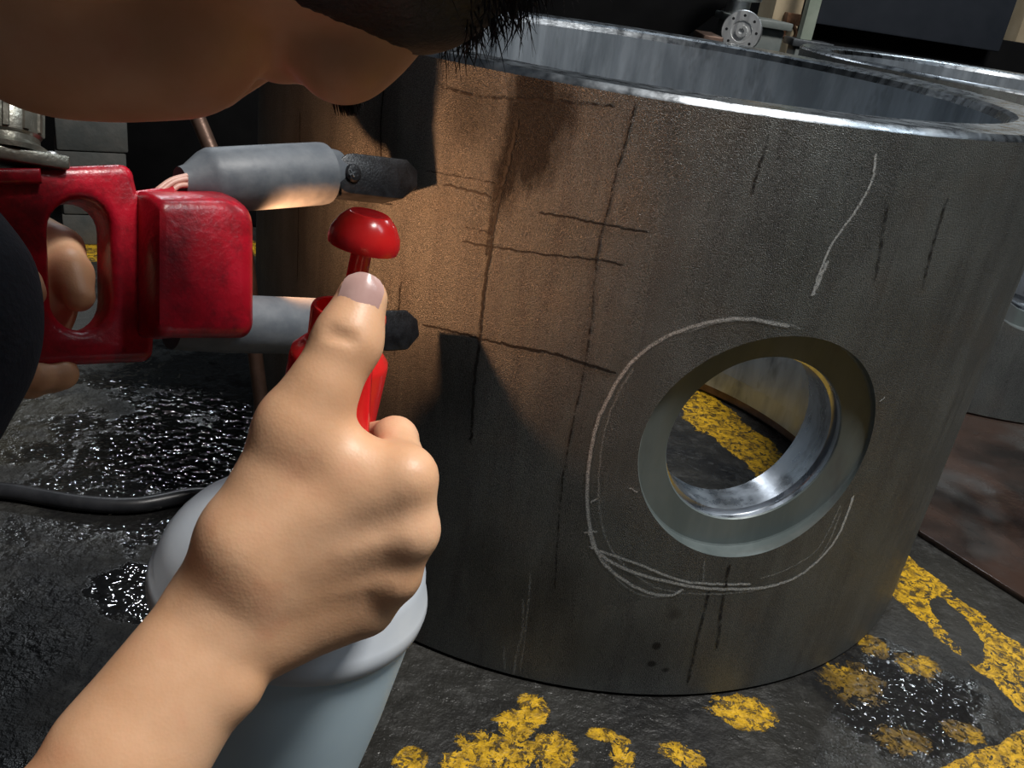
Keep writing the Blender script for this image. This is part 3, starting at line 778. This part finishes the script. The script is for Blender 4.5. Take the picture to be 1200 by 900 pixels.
# ------------------------------------------------------------------ implicit surfaces for the person
class Imp:
    def __init__(s): s.p = []
    def cone(s, a, b, r1, r2, k=.01, sub=False): s.p.append(('c', np.array(a, float), np.array(b, float), r1, r2, k, sub)); return s
    def ell(s, c, r, B=None, k=.01, sub=False):
        s.p.append(('e', np.array(c, float), np.array(r, float), B if B is not None else np.eye(3), 0, k, sub)); return s
    def one(s, q, P):
        if q[0] == 'c':
            a, b, r1, r2 = q[1:5]; ba = b - a; l2 = ba @ ba + 1e-12; pa = P - a
            t = np.clip(pa @ ba / l2, 0, 1)
            return np.sqrt(((pa - t[:, None] * ba) ** 2).sum(1)) - (r1 + (r2 - r1) * t)
        c, r, B = q[1:4]; L_ = (P - c) @ B.T; k0 = np.sqrt(((L_ / r) ** 2).sum(1)) + 1e-9; k1 = np.sqrt(((L_ / r ** 2) ** 2).sum(1)) + 1e-9
        return k0 * (k0 - 1) / k1
    def ev(s, P, prims=None):
        d = np.full(len(P), 9.0)
        for q in (s.p if prims is None else prims):
            e = s.one(q, P); k = q[5]
            if q[6]:
                h = np.maximum(k - np.abs(-e - d), 0) / k; d = np.maximum(d, -e) + h * h * k * .25
            else:
                h = np.maximum(k - np.abs(e - d), 0) / k; d = np.minimum(d, e) - h * h * k * .25
        return d

    def mesh(s, vox, clip=None):
        pts = []
        for q in s.p:
            if q[6]: continue
            if q[0] == 'c': pts += [q[1] - q[3], q[1] + q[3], q[2] - q[4], q[2] + q[4]]
            else: m_ = max(q[2]); pts += [q[1] - m_, q[1] + m_]
        pts = np.array(pts); lo = pts.min(0) - .02; hi = pts.max(0) + .02
        B = 10; bs = B * vox
        nb = np.ceil((hi - lo) / bs).astype(int)
        g = np.stack(np.meshgrid(*[np.arange(n) for n in nb], indexing='ij'), -1).reshape(-1, 3)
        cen = lo + (g + .5) * bs; half = bs * .5 * 1.7321
        E_ = np.stack([s.one(q, cen) for q in s.p], 1)
        pos = np.array([not q[6] for q in s.p]); ks = np.array([q[5] for q in s.p])
        mn = E_[:, pos].min(1)
        keep = (mn < half * 1.25 + .02)
        g = g[keep]; cen = cen[keep]; E_ = E_[keep]; mn = mn[keep]
        dm = nb * B + 2; KY = int(dm[1]); KZ = int(dm[2])
        ar = np.arange(B + 1); loc = np.stack(np.meshgrid(ar, ar, ar, indexing='ij'), -1).reshape(-1, 3)
        ckeys = []; cverts = []; quads = []
        EX = [(0, 1), (2, 3), (4, 5), (6, 7), (0, 2), (1, 3), (4, 6), (5, 7), (0, 4), (1, 5), (2, 6), (3, 7)]
        OFF = np.array([(i >> 2 & 1, i >> 1 & 1, i & 1) for i in range(8)])
        for bi in range(len(g)):
            act = [q for q, e, k in zip(s.p, E_[bi], ks) if (e < (mn[bi] + 2 * half + k if not q[6] else half + k))]
            base = g[bi] * B
            P = lo + (base + loc) * vox
            d = s.ev(P, act)
            if clip is not None: d = clip(P, d)
            if d.min() > 0 or d.max() < 0: continue
            D = d.reshape(B + 1, B + 1, B + 1)
            c8 = np.stack([D[o[0]:o[0] + B, o[1]:o[1] + B, o[2]:o[2] + B] for o in OFF], -1)
            sg = c8 < 0; mix_ = sg.any(-1) & ~sg.all(-1)
            I = np.argwhere(mix_)
            if len(I) == 0: continue
            v8 = c8[mix_]; acc = np.zeros((len(I), 3)); cnt = np.zeros(len(I))
            for (a, b) in EX:
                A_ = v8[:, a]; B_ = v8[:, b]; ch = (A_ < 0) != (B_ < 0)
                t = np.where(ch, A_ / np.where(ch, A_ - B_, 1), 0)
                p_ = OFF[a] + t[:, None] * (OFF[b] - OFF[a]); acc += np.where(ch[:, None], p_, 0); cnt += ch
            gi = I + base
            cverts.append(lo + (gi + acc / cnt[:, None]) * vox); ckeys.append((gi[:, 0] * KY + gi[:, 1]) * KZ + gi[:, 2])
            neg = D < 0
            for ax in range(3):
                sl0 = [slice(0, B)] * 3; sl1 = [slice(0, B)] * 3; sl1[ax] = slice(1, B + 1)
                ch = neg[tuple(sl0)] != neg[tuple(sl1)]
                J = np.argwhere(ch)
                if len(J) == 0: continue
                fl = neg[tuple(sl0)][ch]
                J = J + base; e1 = np.zeros(3, int); e2 = np.zeros(3, int); e1[(ax + 1) % 3] = 1; e2[(ax + 2) % 3] = 1
                cs = [J - e1 - e2, J - e2, J, J - e1]
                kk = np.stack([(c_[:, 0] * KY + c_[:, 1]) * KZ + c_[:, 2] for c_ in cs], 1)
                kk = np.where(fl[:, None], kk, kk[:, ::-1]); quads.append(kk)
        K = np.concatenate(ckeys); Vt = np.concatenate(cverts); Q = np.concatenate(quads)
        o_ = np.argsort(K); K = K[o_]; Vt = Vt[o_]
        idx = np.clip(np.searchsorted(K, Q), 0, len(K) - 1); ok = (K[idx] == Q).all(1)
        return Vt, idx[ok]


def np_mesh(name, V, Q, mat, parent, smooth_iter=0):
    me = bpy.data.meshes.new(name); off = np.array(world_loc(parent)) if parent is not None else 0
    V = V - off
    if smooth_iter:
        e = np.concatenate([Q[:, [0, 1]], Q[:, [1, 2]], Q[:, [2, 3]], Q[:, [3, 0]]]); cn_ = np.bincount(e.ravel(), minlength=len(V))[:, None]
        for it in range(smooth_iter):
            acc = np.zeros_like(V)
            for a in range(3): acc[:, a] = np.bincount(e[:, 0], V[e[:, 1], a], len(V)) + np.bincount(e[:, 1], V[e[:, 0], a], len(V))
            V = V * .5 + .5 * acc / np.maximum(cn_, 1)
    me.vertices.add(len(V)); me.vertices.foreach_set('co', V.ravel())
    me.loops.add(len(Q) * 4); me.loops.foreach_set('vertex_index', Q.ravel().astype(np.int32))
    me.polygons.add(len(Q)); me.polygons.foreach_set('loop_start', np.arange(0, len(Q) * 4, 4, dtype=np.int32)); me.polygons.foreach_set('loop_total', np.full(len(Q), 4, np.int32))
    me.update(calc_edges=True); me.validate(); me.materials.append(mat); me.shade_smooth()
    return link(bpy.data.objects.new(name, me), parent)


# --- skeleton
hp_ = lambda x, y, d: at(x, y, d)
r_elb = at(20, 1070, .338); r_elb = r_elb + (r_elb - at(265, 726, .365)) * .12
wr = at(268, 722, .368)
sh_r = np.array([-.43, .06, .47]); sh_l = np.array([-.50, .50, .56])
chest = np.array([-.56, .27, .46]); belly = np.array([-.70, .27, .33]); pelvis = np.array([-.80, .27, .20])
neck0 = np.array([-.44, .30, .58])
l_wr = yp(-20, 372, -.055); l_elb = np.array([-.60, .46, .34])

# head frame in camera directions
def cdir(a, b, c_):
    v = CX * a + CY * b + FW * c_; return v / np.linalg.norm(v)
h_up = cdir(.96, .17, .10)
h_fw = cdir(.10, -.50, .86); h_fw = h_fw - h_up * (h_fw @ h_up); h_fw /= np.linalg.norm(h_fw)
h_rt = np.cross(h_fw, h_up)
HB = np.stack([h_rt, h_fw, h_up])        # rows: local axes
HC = at(272, -160, .365)
def hd(x, y, z): return HC + h_rt * x + h_fw * y + h_up * z

body = Imp()
# torso and arms (inside the clothing)
body.cone(pelvis, belly, .125, .125, .05); body.cone(belly, chest, .125, .135, .06)
body.cone(chest + [.02, -.12, .02], chest + [.02, .13, .03], .085, .085, .06)
body.cone(chest, neck0, .10, .062, .05); body.cone(sh_r, chest, .060, .10, .05); body.cone(sh_l, chest, .060, .10, .05)
neck1 = hd(0, -.035, -.075); body.cone(neck0, neck1, .064, .060, .04)
body.cone(sh_r, r_elb, .052, .042, .03)
body.cone(sh_l, l_elb, .052, .042, .03); body.cone(l_elb, l_wr, .042, .029, .03)
# right forearm: radius and ulna side by side
fa = wr - r_elb; fa /= np.linalg.norm(fa); sd_ = np.cross(fa, FW); sd_ /= np.linalg.norm(sd_)
if sd_ @ CX < 0: sd_ = -sd_
fmid = r_elb * .45 + wr * .55
body.cone(r_elb, fmid, .038, .0275, .007)
body.cone(fmid, wr, .0270, .0205, .006)
body.cone(fmid - sd_ * .006, wr - sd_ * .0085, .0245, .0175, .006); body.cone(fmid + sd_ * .006, wr + sd_ * .0080, .0245, .0175, .006)
body.ell(wr + sd_ * .0185 - fa * .020 - FW * .003, (.0105, .0105, .0105), k=.010)       # ulna head
# hand
cmc = at(290, 628, .361)
H_ = {}
mcp = [at(476, 560, .362), at(479, 621, .366), at(459, 672, .373), at(430, 710, .380)]
mr = [.0115, .0108, .0102, .0095]
wb = [at(300, 640, .364), at(312, 665, .366), at(315, 695, .370), at(316, 734, .374)]
for i in range(4):
    body.cone(wb[i], mcp[i] - FW * .0, .0185 - .001 * i, mr[i] + .001, .006)
body.cone(wr, wb[0], .0195, .0185, .006); body.cone(wr, wb[1], .0200, .0185, .006); body.cone(wr + sd_ * .008, wb[3], .0180, .0175, .006)
body.cone(wb[1], at(415, 620, .374), .020, .017, .008); body.cone(wb[2], at(400, 685, .379), .020, .0165, .008); body.cone(wb[3], at(412, 708, .382), .0185, .014, .008)      # palm mass
# thumb
tm = at(352, 502, .362); tp = at(380, 452, .361); ti = at(407, 400, .364); tt = at(424, 351, .368)
body.cone(wr - sd_ * .0095, cmc, .0170, .0172, .006); body.cone(cmc, tm, .0180, .0158, .006); body.cone(wb[0], at(395, 560, .366), .020, .014, .012); body.cone(tm, at(440, 560, .366), .013, .013, .012)
body.cone(tm, tp, .0155, .0128, .010); body.cone(tp, ti, .0128, .0132, .008); body.cone(ti, tt, .0130, .0108, .008)
# fingers curled round the pump barrel
fing = [[(463, 515, .396), (425, 517, .436), (385, 520, .434)], [(472, 590, .408), (425, 585, .446), (382, 585, .438)],
        [(462, 640, .412), (415, 635, .448), (372, 632, .440)], [(442, 682, .414), (402, 672, .446), (368, 665, .440)]]
fr = [(.0108, .0098, .0086, .0075), (.0108, .0098, .0086, .0075), (.0102, .0092, .0082, .0072), (.009, .0082, .0073, .0065)]
for i, (j1, j2, j3) in enumerate(fing):
    a, b, c_ = at(*j1), at(*j2), at(*j3); r0, r1, r2, r3 = fr[i]
    body.cone(mcp[i], a, r0, r1, .006); body.cone(a, b, r1, r2, .004); body.cone(b, c_, r2, r3, .004)
for i in range(3):
    body.cone(mcp[i], mcp[i + 1], .0098, .0094, .006)
    body.cone((wb[i] + wb[i + 1]) / 2, (mcp[i] + mcp[i + 1]) / 2 + FW * .0015, .0165, .0095, .006)
# extensor tendons and skin folds
for i in (1, 2):
    body.cone(wb[i] * .45 + mcp[i] * .55 - FW * .0115, mcp[i] - FW * .0092, .0018, .0022, .005)
for (x0, y0, x1, y1) in ((384, 392, 412, 402), (386, 384, 416, 395)):
    body.cone(at(x0, y0, .3498), at(x1, y1, .3496), .0010, .0010, .003, True)
# left hand on the yoke grip: thumb through the slot, fingers below the body
lp = yp(28, 350, -.035)
body.cone(l_wr, lp, .028, .024, .02); body.cone(lp, yp(38, 320, -.034), .024, .020, .02); body.cone(lp, yp(30, 395, -.034), .022, .018, .02)
q0, q1, q2, q3 = yp(45, 280, -.034), yp(72, 292, -.024), yp(84, 322, -.006), yp(92, 347, .004)
body.cone(lp, q0, .022, .0135, .015); body.cone(q0, q1, .0135, .0125, .008); body.cone(q1, q2, .0125, .0118, .007); body.cone(q2, q3, .0122, .0098, .006)
body.cone(yp(25, 400, -.034), yp(45, 432, -.028), .0125, .0115, .01); body.cone(yp(45, 432, -.028), yp(60, 438, -.004), .0115, .0105, .005); body.cone(yp(60, 438, -.004), yp(72, 438, .008), .0108, .0100, .005)
body.cone(yp(10, 395, -.034), yp(22, 440, -.030), .012, .011, .01); body.cone(yp(22, 440, -.030), yp(34, 446, -.002), .0112, .010, .005); body.cone(yp(34, 446, -.002), yp(46, 442, .012), .0100, .009, .005)
body.cone(yp(0, 380, -.034), yp(2, 436, -.030), .0115, .0105, .01); body.cone(yp(2, 436, -.030), yp(10, 444, .002), .0108, .0098, .005); body.cone(yp(10, 444, .002), yp(22, 432, .020), .0098, .009, .005)
body.cone(yp(-10, 330, -.034), yp(10, 322, -.02), .012, .0115, .01); body.cone(yp(10, 322, -.02), yp(26, 332, .022), .0110, .0098, .006); body.cone(yp(26, 332, .022), yp(37, 344, .024), .0098, .0080, .005)
# head
body.ell(hd(0, -.020, .040), (.076, .096, .084), HB, .02)
body.ell(hd(0, .022, -.045), (.060, .062, .078), HB, .03)
body.cone(hd(.050, -.012, -.058), hd(.012, .070, -.108), .020, .017, .02); body.cone(hd(-.050, -.012, -.058), hd(-.012, .070, -.108), .020, .017, .02)
for s_ in (1, -1): body.ell(hd(.036 * s_, .042, -.092), (.028, .032, .034), HB, .02)
body.cone(hd(-.010, .075, -.108), hd(.010, .075, -.108), .016, .016, .012)
for s in (1, -1):
    body.ell(hd(.044 * s, .046, -.034), (.032, .032, .030), HB, .02)
    body.ell(hd(.040 * s, .046, -.064), (.030, .030, .034), HB, .02)
    body.cone(hd(.012 * s, .084, .026), hd(.056 * s, .058, .028), .012, .016, .014)
    body.ell(hd(.034 * s, .092, .000), (.019, .016, .013), HB, .012, True)
    body.ell(hd(.034 * s, .067, .000), (.0125, .0115, .0115), HB, .006)
    body.ell(hd(.078 * s, -.012, -.005), (.008, .018, .031), HB, .006)
    body.ell(hd(.086 * s, -.008, -.002), (.006, .010, .018), HB, .004, True)
    body.cone(hd(.004 * s, .105, -.040), hd(.012 * s, .098, -.042), .008, .0075, .006)
body.ell(hd(0, .060, .040), (.058, .030, .034), HB, .03)
body.cone(hd(0, .086, .012), hd(0, .106, -.034), .008, .0110, .010)
body.cone(hd(-.020, .086, -.071), hd(.020, .086, -.071), .007, .007, .006); body.cone(hd(-.017, .086, -.082), hd(.017, .086, -.082), .0075, .0075, .005)
body.cone(hd(-.022, .096, -.0765), hd(.022, .096, -.0765), .0014, .0014, .002, True)
# legs of the crouching figure
knee_r = np.array([-.60, .02, .44]); knee_l = np.array([-.70, .60, .42]); ank_r = np.array([-.66, .03, .08]); ank_l = np.array([-.80, .62, .08])
hip_r = pelvis + [0, -.10, 0]; hip_l = pelvis + [0, .10, 0]
for h, k_, a_ in ((hip_r, knee_r, ank_r), (hip_l, knee_l, ank_l)):
    body.cone(h, k_, .085, .058, .04); body.cone(k_, a_, .055, .036, .03); body.cone(a_ + [0, 0, -.03], a_ + [.13, 0, -.045], .036, .026, .02)

BV, BQ = body.mesh(.0021)
person = np_mesh('person', BV, BQ, M['skin'], None, 1)
tag(person, 'black-haired person in navy top leaning in, holding the red yoke and the sprayer', 'person')

# clothing
shirt = Imp()
shirt.cone(belly - [.06, 0, .04], chest, .150, .152, .06); shirt.cone(chest + [.02, -.12, .02], chest + [.02, .13, .03], .100, .100, .06)
shirt.cone(chest, neck0, .115, .074, .04)
up_r = sh_r * .35 + r_elb * .65
shirt.cone(sh_r, chest, .078, .11, .05); shirt.cone(sh_l, chest, .078, .11, .05); shirt.cone(sh_r, up_r, .072, .064, .04)
lc0 = at(-150, 400, .455); lc1 = at(-60, 352, .452)
shirt.cone(sh_l, l_elb, .070, .064, .04)
shirt.cone(l_elb, at(-100, 395, .470), .062, .052, .03)
shirt.cone(at(-120, 450, .462), at(-62, 372, .458), .050, .036, .02)
shirt.cone(at(-50, 330, .458), at(-42, 375, .456), .032, .032, .02); shirt.cone(at(-95, 265, .458), at(-60, 325, .458), .036, .034, .02)
shirt.cone(at(-110, 520, .455), at(-68, 430, .455), .034, .036, .02)
SV, SQ = shirt.mesh(.005)
np_mesh('shirt', SV, SQ, M['cloth'], person, 2)
tr = Imp()
tr.cone(pelvis - [.03, 0, 0], belly, .150, .150, .05)
for h, k_, a_ in ((hip_r, knee_r, ank_r), (hip_l, knee_l, ank_l)):
    tr.cone(h, k_, .102, .074, .04); tr.cone(k_, a_ + [0, 0, .03], .072, .056, .03)
TV, TQ = tr.mesh(.007)
np_mesh('trousers', TV, TQ, M['trouser'], person, 2)
for a_ in (ank_r, ank_l):
    bo = Imp(); bo.cone(a_ + [0, 0, .05], a_ + [0, 0, -.02], .050, .050, .03); bo.cone(a_ + [-.03, 0, -.035], a_ + [.15, 0, -.04], .044, .038, .03)
    def flat(P, d): return np.maximum(d, -(P[:, 2] - .001))
    V_, Q_ = bo.mesh(.006, flat); np_mesh('boot', V_, Q_, M['boot'], person, 2)
# nails
def nail(c, ax, sidev, nrm, l, w_, name='fingernail'):
    V = []; F = []; nu, nv = 8, 8
    for i in range(nu + 1):
        for j in range(nv + 1):
            u = i / nu * 2 - 1; v = j / nv * 2 - 1
            ww = w_ * math.sqrt(max(0.0, 1 - max(0, abs(u) - .35) ** 2 * 1.6))
            V.append(c + ax * l * u + sidev * ww * v - nrm * (.0040 * v * v + .0016 * u * u * (1 if u > 0 else .02)) + nrm * .0003)
    for i in range(nu):
        for j in range(nv): a = i * (nv + 1) + j; F.append((a, a + 1, a + nv + 2, a + nv + 1))
    n0 = len(V); V += [v - nrm * .0010 for v in V]; F += [tuple(n0 + k for k in f[::-1]) for f in F]
    return mesh_obj(name, V, F, M['nail'], person, True, 80)
tax = (tt - ti) / np.linalg.norm(tt - ti); tn = -FW + CX * .10 + CY * .10; tn -= tax * (tn @ tax); tn /= np.linalg.norm(tn); ts = np.cross(tax, tn)
nail(tt - tax * .0005 + tn * .0113, tax, ts, tn, .0092, .0086)
# eyes, brows, hair
for s in (1, -1):
    lathe('eyeball', hd(.032 * s, .0645, .000), h_fw, [(-.011, 0), (-.008, .008), (0, .0112), (.006, .0095), (.0098, .0055), (.0112, 0)], M['eye'], person, 20, 80)
    lathe('iris', hd(.032 * s, .0645, -.001), h_fw, [(.0100, .0052), (.0116, .003), (.0120, 0)], M['iris'], person, 16, 80)


def tuft(V, F, a, b, c_, r, seg=4, n=5):
    i0 = len(V); ax = (c_ - a) / (np.linalg.norm(c_ - a) + 1e-9); _, u, v = basis(ax)
    for i in range(n):
        t = i / (n - 1); p = (1 - t) ** 2 * a + 2 * t * (1 - t) * b + t * t * c_; rr_ = r * (1 - t) ** .7 + .00005
        for k in range(seg):
            an = 2 * PI * k / seg; V.append(p + rr_ * (math.cos(an) * u + math.sin(an) * v))
    for i in range(n - 1):
        for k in range(seg): F.append((i0 + i * seg + k, i0 + i * seg + (k + 1) % seg, i0 + (i + 1) * seg + (k + 1) % seg, i0 + (i + 1) * seg + k))


hair = Imp()
hair.ell(hd(0, -.026, .056), (.083, .102, .102), HB, .02)
hair.ell(hd(0, -.055, .010), (.078, .066, .075), HB, .02)
hair.ell(hd(0, .030, .072), (.064, .046, .034), HB, .03)
def hclip(P, d):
    Lc = (P - HC) @ HB.T
    face = (.062 - Lc[:, 2]) + np.clip((Lc[:, 1] - .01) * -2.0, -.05, .2) * -1.0
    cut = np.minimum(Lc[:, 1] - .012 - .75 * np.maximum(Lc[:, 2], 0), .058 - Lc[:, 2])
    return np.maximum(d, cut)
HV, HQ = hair.mesh(.004, hclip)
np_mesh('hair', HV, HQ, M['hair'], person, 1)
rng = np.random.default_rng(3)
V = []; F = []
down = np.array([0, 0, -1.0])
for k in range(5200):                       # strands over the crown, the fringe hangs down from the forehead
    t1 = rng.uniform(-.1, 1); t2 = rng.uniform(-.25 * PI, 1.25 * PI)
    n_ = np.array([math.sqrt(1 - t1 * t1) * math.cos(t2), math.sqrt(1 - t1 * t1) * math.sin(t2), t1])
    p_ = np.array([.084, .103, .103]) * n_ + [0, -.026, .056]
    if p_[2] < .062 + max(0, p_[1] - .02) * .3 and p_[1] > -.02: continue
    if p_[0] > .03 and p_[2] < .085 and p_[1] > .0: continue
    a = hd(*p_); dn_ = h_rt * n_[0] + h_fw * n_[1] + h_up * n_[2]
    ln_ = rng.uniform(.008, .026) * (1.25 if p_[1] > .03 and p_[0] < .03 else .8)
    tip = a + dn_ * ln_ * rng.uniform(.1, .5) + down * ln_ * rng.uniform(.4, 1.0) + h_up * ln_ * rng.normal(.0, .25) + h_rt * rng.normal(0, .003)
    tuft(V, F, a - dn_ * .002, a + dn_ * ln_ * .35 + down * ln_ * .2, tip, rng.uniform(.0003, .0009), 3, 4)
hs = mesh_obj('hair_strands', V, F, M['hair'], person, True, 80)
hs['kind'] = 'stuff'
for s in (1, -1):
    V = []; F = []
    N_ = 420
    tt_ = rng.uniform(0, 1, N_); xx = (.014 + .048 * tt_) * s; zz_ = .024 + .006 * np.sin(tt_ * 2.6) + rng.normal(0, .0026, N_)
    ys = np.linspace(.120, .030, 91)
    base = HC + xx[:, None] * h_rt + zz_[:, None] * h_up
    PP = (base[:, None, :] + ys[None, :, None] * h_fw).reshape(-1, 3)
    ins = (body.ev(PP).reshape(N_, -1) < 0)
    for k in range(N_):
        if not ins[k].any(): continue
        a = base[k] + ys[ins[k].argmax()] * h_fw
        d = h_rt * s * .7 + h_up * .25 * (1 - tt_[k]) + h_fw * .35
        tuft(V, F, a - h_fw * .001, a + d * .003, a + d * .008, .0005, 3, 3)
    mesh_obj('eyebrow', V, F, M['hair'], person, True, 80)['kind'] = 'stuff'

# ------------------------------------------------------------------ things on the floor
tag(tube('black_hose', [onz(-260, 640) + [0, 0, .010], onz(-90, 585) + [0, 0, .010], onz(0, 583) + [0, 0, .010], onz(90, 597) + [0, 0, .010], onz(160, 600) + [0, 0, .010], onz(240, 588) + [0, 0, .010], onz(290, 612) + [0, 0, .010], onz(300, 680) + [0, 0, .010], onz(280, 760) + [0, 0, .010], onz(200, 900) + [0, 0, .010]], .0095, M['rubber'], None, 16, 8),
    'black rubber hose lying on the wet floor at left', 'hose')
bp = [at(300, 560, 0), ]
P0 = onz(322, 690); 
def hpt(x, y, Y): return ony(x, y, Y)
tag(tube('rusty_bar', [P0, hpt(314, 560, P0[1] + .02)] + [hpt(x, y, P0[1] + .05 + k * .012) for k, (x, y) in enumerate(((306, 472), (298, 405), (292, 330), (281, 262), (262, 212), (240, 158), (205, 75), (170, -20)))], .0075, M['rust_bar'], None, 14, 6),
    'bent rusty bar leaning up between the yoke and the marked ring', 'bar')
# stacked grey blocks at the back left
bx0 = onz(78, 283); by = bx0[1] + .0
xl = ony(70, 200, by)[0]; xr = ony(131, 200, by)[0]
lab = ['grey block at the bottom of the stack behind the grip slot', 'grey block second from the bottom of the stack behind the yoke', 'grey block second from the top of the stack behind the yoke', 'grey block on top of the stack, under the face']
zt = ony(100, 140, by)[2]; hb = zt / 4; xm = (xl + xr) / 2 - .02; wb_ = .128
for k in range(4):
    dx = (0, .004, -.005, .0)[k]
    tag(box('grey_block', (xm - wb_ / 2 + dx, by, hb * k + .0008 * (k > 0)), (xm + wb_ / 2 + dx, by + .14, hb * (k + 1)), M['timber'], None, .004, .49), lab[k], 'block', 'stacked grey blocks at the back')
tag(box('wood_beam', (xl - .175, by + .0, 0), (xl - .085, by + .12, zt + .012), M['rust_bar'], None, .004, .49), 'dark brown upright beam end beside the grey block stack', 'beam')
# black machine behind everything on the left
mb = empty('black_machine', (-.7, 2.75, 0))
box('machine_base', (-2.6, by + .28, 0), (-.25, 3.2, .50), M['black_machine'], mb, .01)
box('machine_body', (-2.4, by + .34, .50), (-.30, 3.1, .9), M['black_machine'], mb, .02)
tag(mb, 'large black machine on the left behind the grey blocks', 'machine')
mc = empty('black_casing', (.2, 3.4, 0))
e1 = ony(866, 0, 2.7); e2 = ony(828, 28, 2.7)
sl = (e1[0] - e2[0]) / (e1[2] - e2[2])
def cx_(z): return e2[0] + sl * (z - e2[2])
zs0 = e2[2] - .12
pf = [(-.22, .0), (cx_(zs0) - .05, .0), (cx_(zs0), zs0), (float(e1[0]) + .01, float(e1[2]) + .02), (float(e1[0]) + .01, 1.2), (-.22, 1.2)]
loft('casing', [(x, 2.7, z) for x, z in pf], [(x, 3.0, z) for x, z in pf], M['black_machine'], mc, .01, 2)
tag(mc, 'big black casing with slanting edge behind the marked ring', 'machine')
# slate cabinet at top right
YC = 3.0
a0 = ony(956, 27, YC); a1 = ony(1171, 62, YC)
cz = (a0[2] + a1[2]) / 2
cab = empty('machine_cabinet', ((a0[0] + a1[0]) / 2, YC + .4, 0))
box('cabinet_panel', (a0[0], YC, cz), (a1[0], YC + .8, 1.7), M['blue_panel'], cab, .006)
b0 = ony(985, 70, YC + .1)
pz = [(a0[0] + .015, cz - .001), (a1[0] - .01, cz - .001), (a1[0] - .01, 0), (a0[0] + .20, 0)]
loft('cabinet_base', [(x, YC + .06, z) for x, z in pz], [(x, YC + .76, z) for x, z in pz], M['black_machine'], cab, .004)
tag(cab, 'slate grey machine cabinet on black base at top right', 'cabinet')
# pale post with dark foot, cream sheet behind
p0 = ony(946, 47, 2.85)
po = empty('green_post', (p0[0], 2.87, 0))
x0 = ony(939, 40, 2.85)[0]; x1 = ony(953, 40, 2.85)[0]
zf = ony(946, 47, 2.85)[2]
box('post', (x0, 2.85, zf), (x1, 2.90, 1.6), M['green_pale'], po, .002)
box('post_foot', (x0 - .025, 2.82, zf - .02), (x1 + .06, 2.95, zf), M['grey_metal'], po, .002)
box('post_stand', (x0 - .01, 2.83, 0), (x1 + .04, 2.94, zf - .02), M['grey_machine'], po, .002)
tag(po, 'pale green upright post on dark foot left of the slate cabinet', 'post')
c0 = ony(905, 20, 3.05)[0]; c1 = ony(985, 20, 3.05)[0]; c2 = ony(938, 20, 3.05)[0]
cs = empty('cream_cabinet', ((c0 + c2) / 2, 3.06, 0))
box('cream_panel', (c0, 3.05, 0), (c2, 3.3, 1.6), M['cream'], cs, .003)

tag(cs, 'cream painted cabinet behind the silver flange and green post', 'cabinet')
rb = ony(930, 25, 2.99)
hk = empty('rusty_bracket', (rb[0], 2.99, rb[2] - .05))
box('bracket_block', (rb[0] - .022, 2.99, rb[2] - .012), (rb[0] + .020, 3.045, rb[2] + .022), M['rust'], hk, .003)
tube('bracket_hook', [rb + [.004, .0, -.012], rb + [.016, 0, -.035], rb + [.004, 0, -.055], rb + [-.018, 0, -.045]], .006, M['rust'], hk, 8)
tube('bracket_rod', [rb + [-.01, .02, -.01], rb + [-.03, .02, -.10], rb + [-.05, .02, -.2]], .006, M['rust'], hk, 8)
tag(hk, 'rusty hooked bracket on the cream cabinet', 'bracket')
# silver flange on a grey motor block on a stand
fc = ony(869, 37, 2.35)
fl = empty('flanged_motor', (fc[0] + .06, 2.5, 0))
fn = np.array([-.25, -1.0, .12]); fn /= np.linalg.norm(fn)
frr = .0485
fo = lathe('flange', fc, fn, [(-.03, 0), (-.03, frr * .8), (-.012, frr * .82), (-.012, frr), (.006, frr), (.008, frr * .96), (.008, frr * .52), (.003, frr * .50), (.003, frr * .30), (.012, frr * .28), (.012, frr * .14), (.004, frr * .12), (.004, 0)], M['alu'], fl, 48, 30)
_, fu, fv = basis(fn)
for k in range(8):
    a = 2 * PI * k / 8; lathe('bolt_hole', fc + frr * .74 * (fu * math.cos(a) + fv * math.sin(a)) + fn * .0082, fn, [(0, 0), (0, .0034), (.0006, .0030), (.0006, 0)], M['black_metal'], fo, 10)
gx0 = ony(888, 40, 2.42)[0]; gx1 = ony(917, 40, 2.42)[0]; gz1 = ony(905, 27, 2.42)[2]
box('motor_block', (fc[0] - .02, 2.40, fc[2] - .14), (gx1, 2.62, gz1 - .012), M['grey_machine'], fl, .006)
box('cover_plate', (fc[0] - .03, 2.38, gz1 - .012), (gx1 + .012, 2.64, gz1 + .006), M['grey_machine'], fl, .003)
box('stand', (fc[0] - .10, 2.36, 0), (gx1 + .03, 2.66, fc[2] - .14), M['grey_metal'], fl, .004)
tag(fl, 'silver round flange on grey motor block, just behind the ring rim', 'motor')
sc_ = ony(889, 4, 2.55)
cy = lathe('ribbed_chrome_roller', (sc_[0] - .055, 2.52, gz1 + .008), (0, 0, 1), [(0, 0), (0, .03), (.03, .03), (.034, .055), (.05, .058), (.058, .055), (.066, .058), (.074, .055), (.082, .058), (.090, .055), (.13, .055), (.13, 0)], M['alu'], None, 48, 30)
tag(cy, 'bright ribbed chrome cylinder above the silver flange', 'cylinder')
ob = ony(835, 40, 2.2)
tag(box('rusty_plate_stack', (ob[0] - .03, 2.12, 0), (ob[0] + .015, 2.30, ob[2] + .0), M['rust_bar'], None, .004), 'rusty brown block left of the silver flange', 'block')
# cream column at far right edge
rc = ony(1192, 25, 3.9)
box('cabinet_side', (a1[0] + .002, YC + .1, 0), (a1[0] + .16, YC + .7, cz + .035), M['black_machine'], cab, .004)
tag(box('cream_column', (rc[0] + .02, 3.9, 0), (rc[0] + .5, 4.1, 2.0), M['cream'], None, .004), 'cream column at the right behind the slate cabinet', 'column')
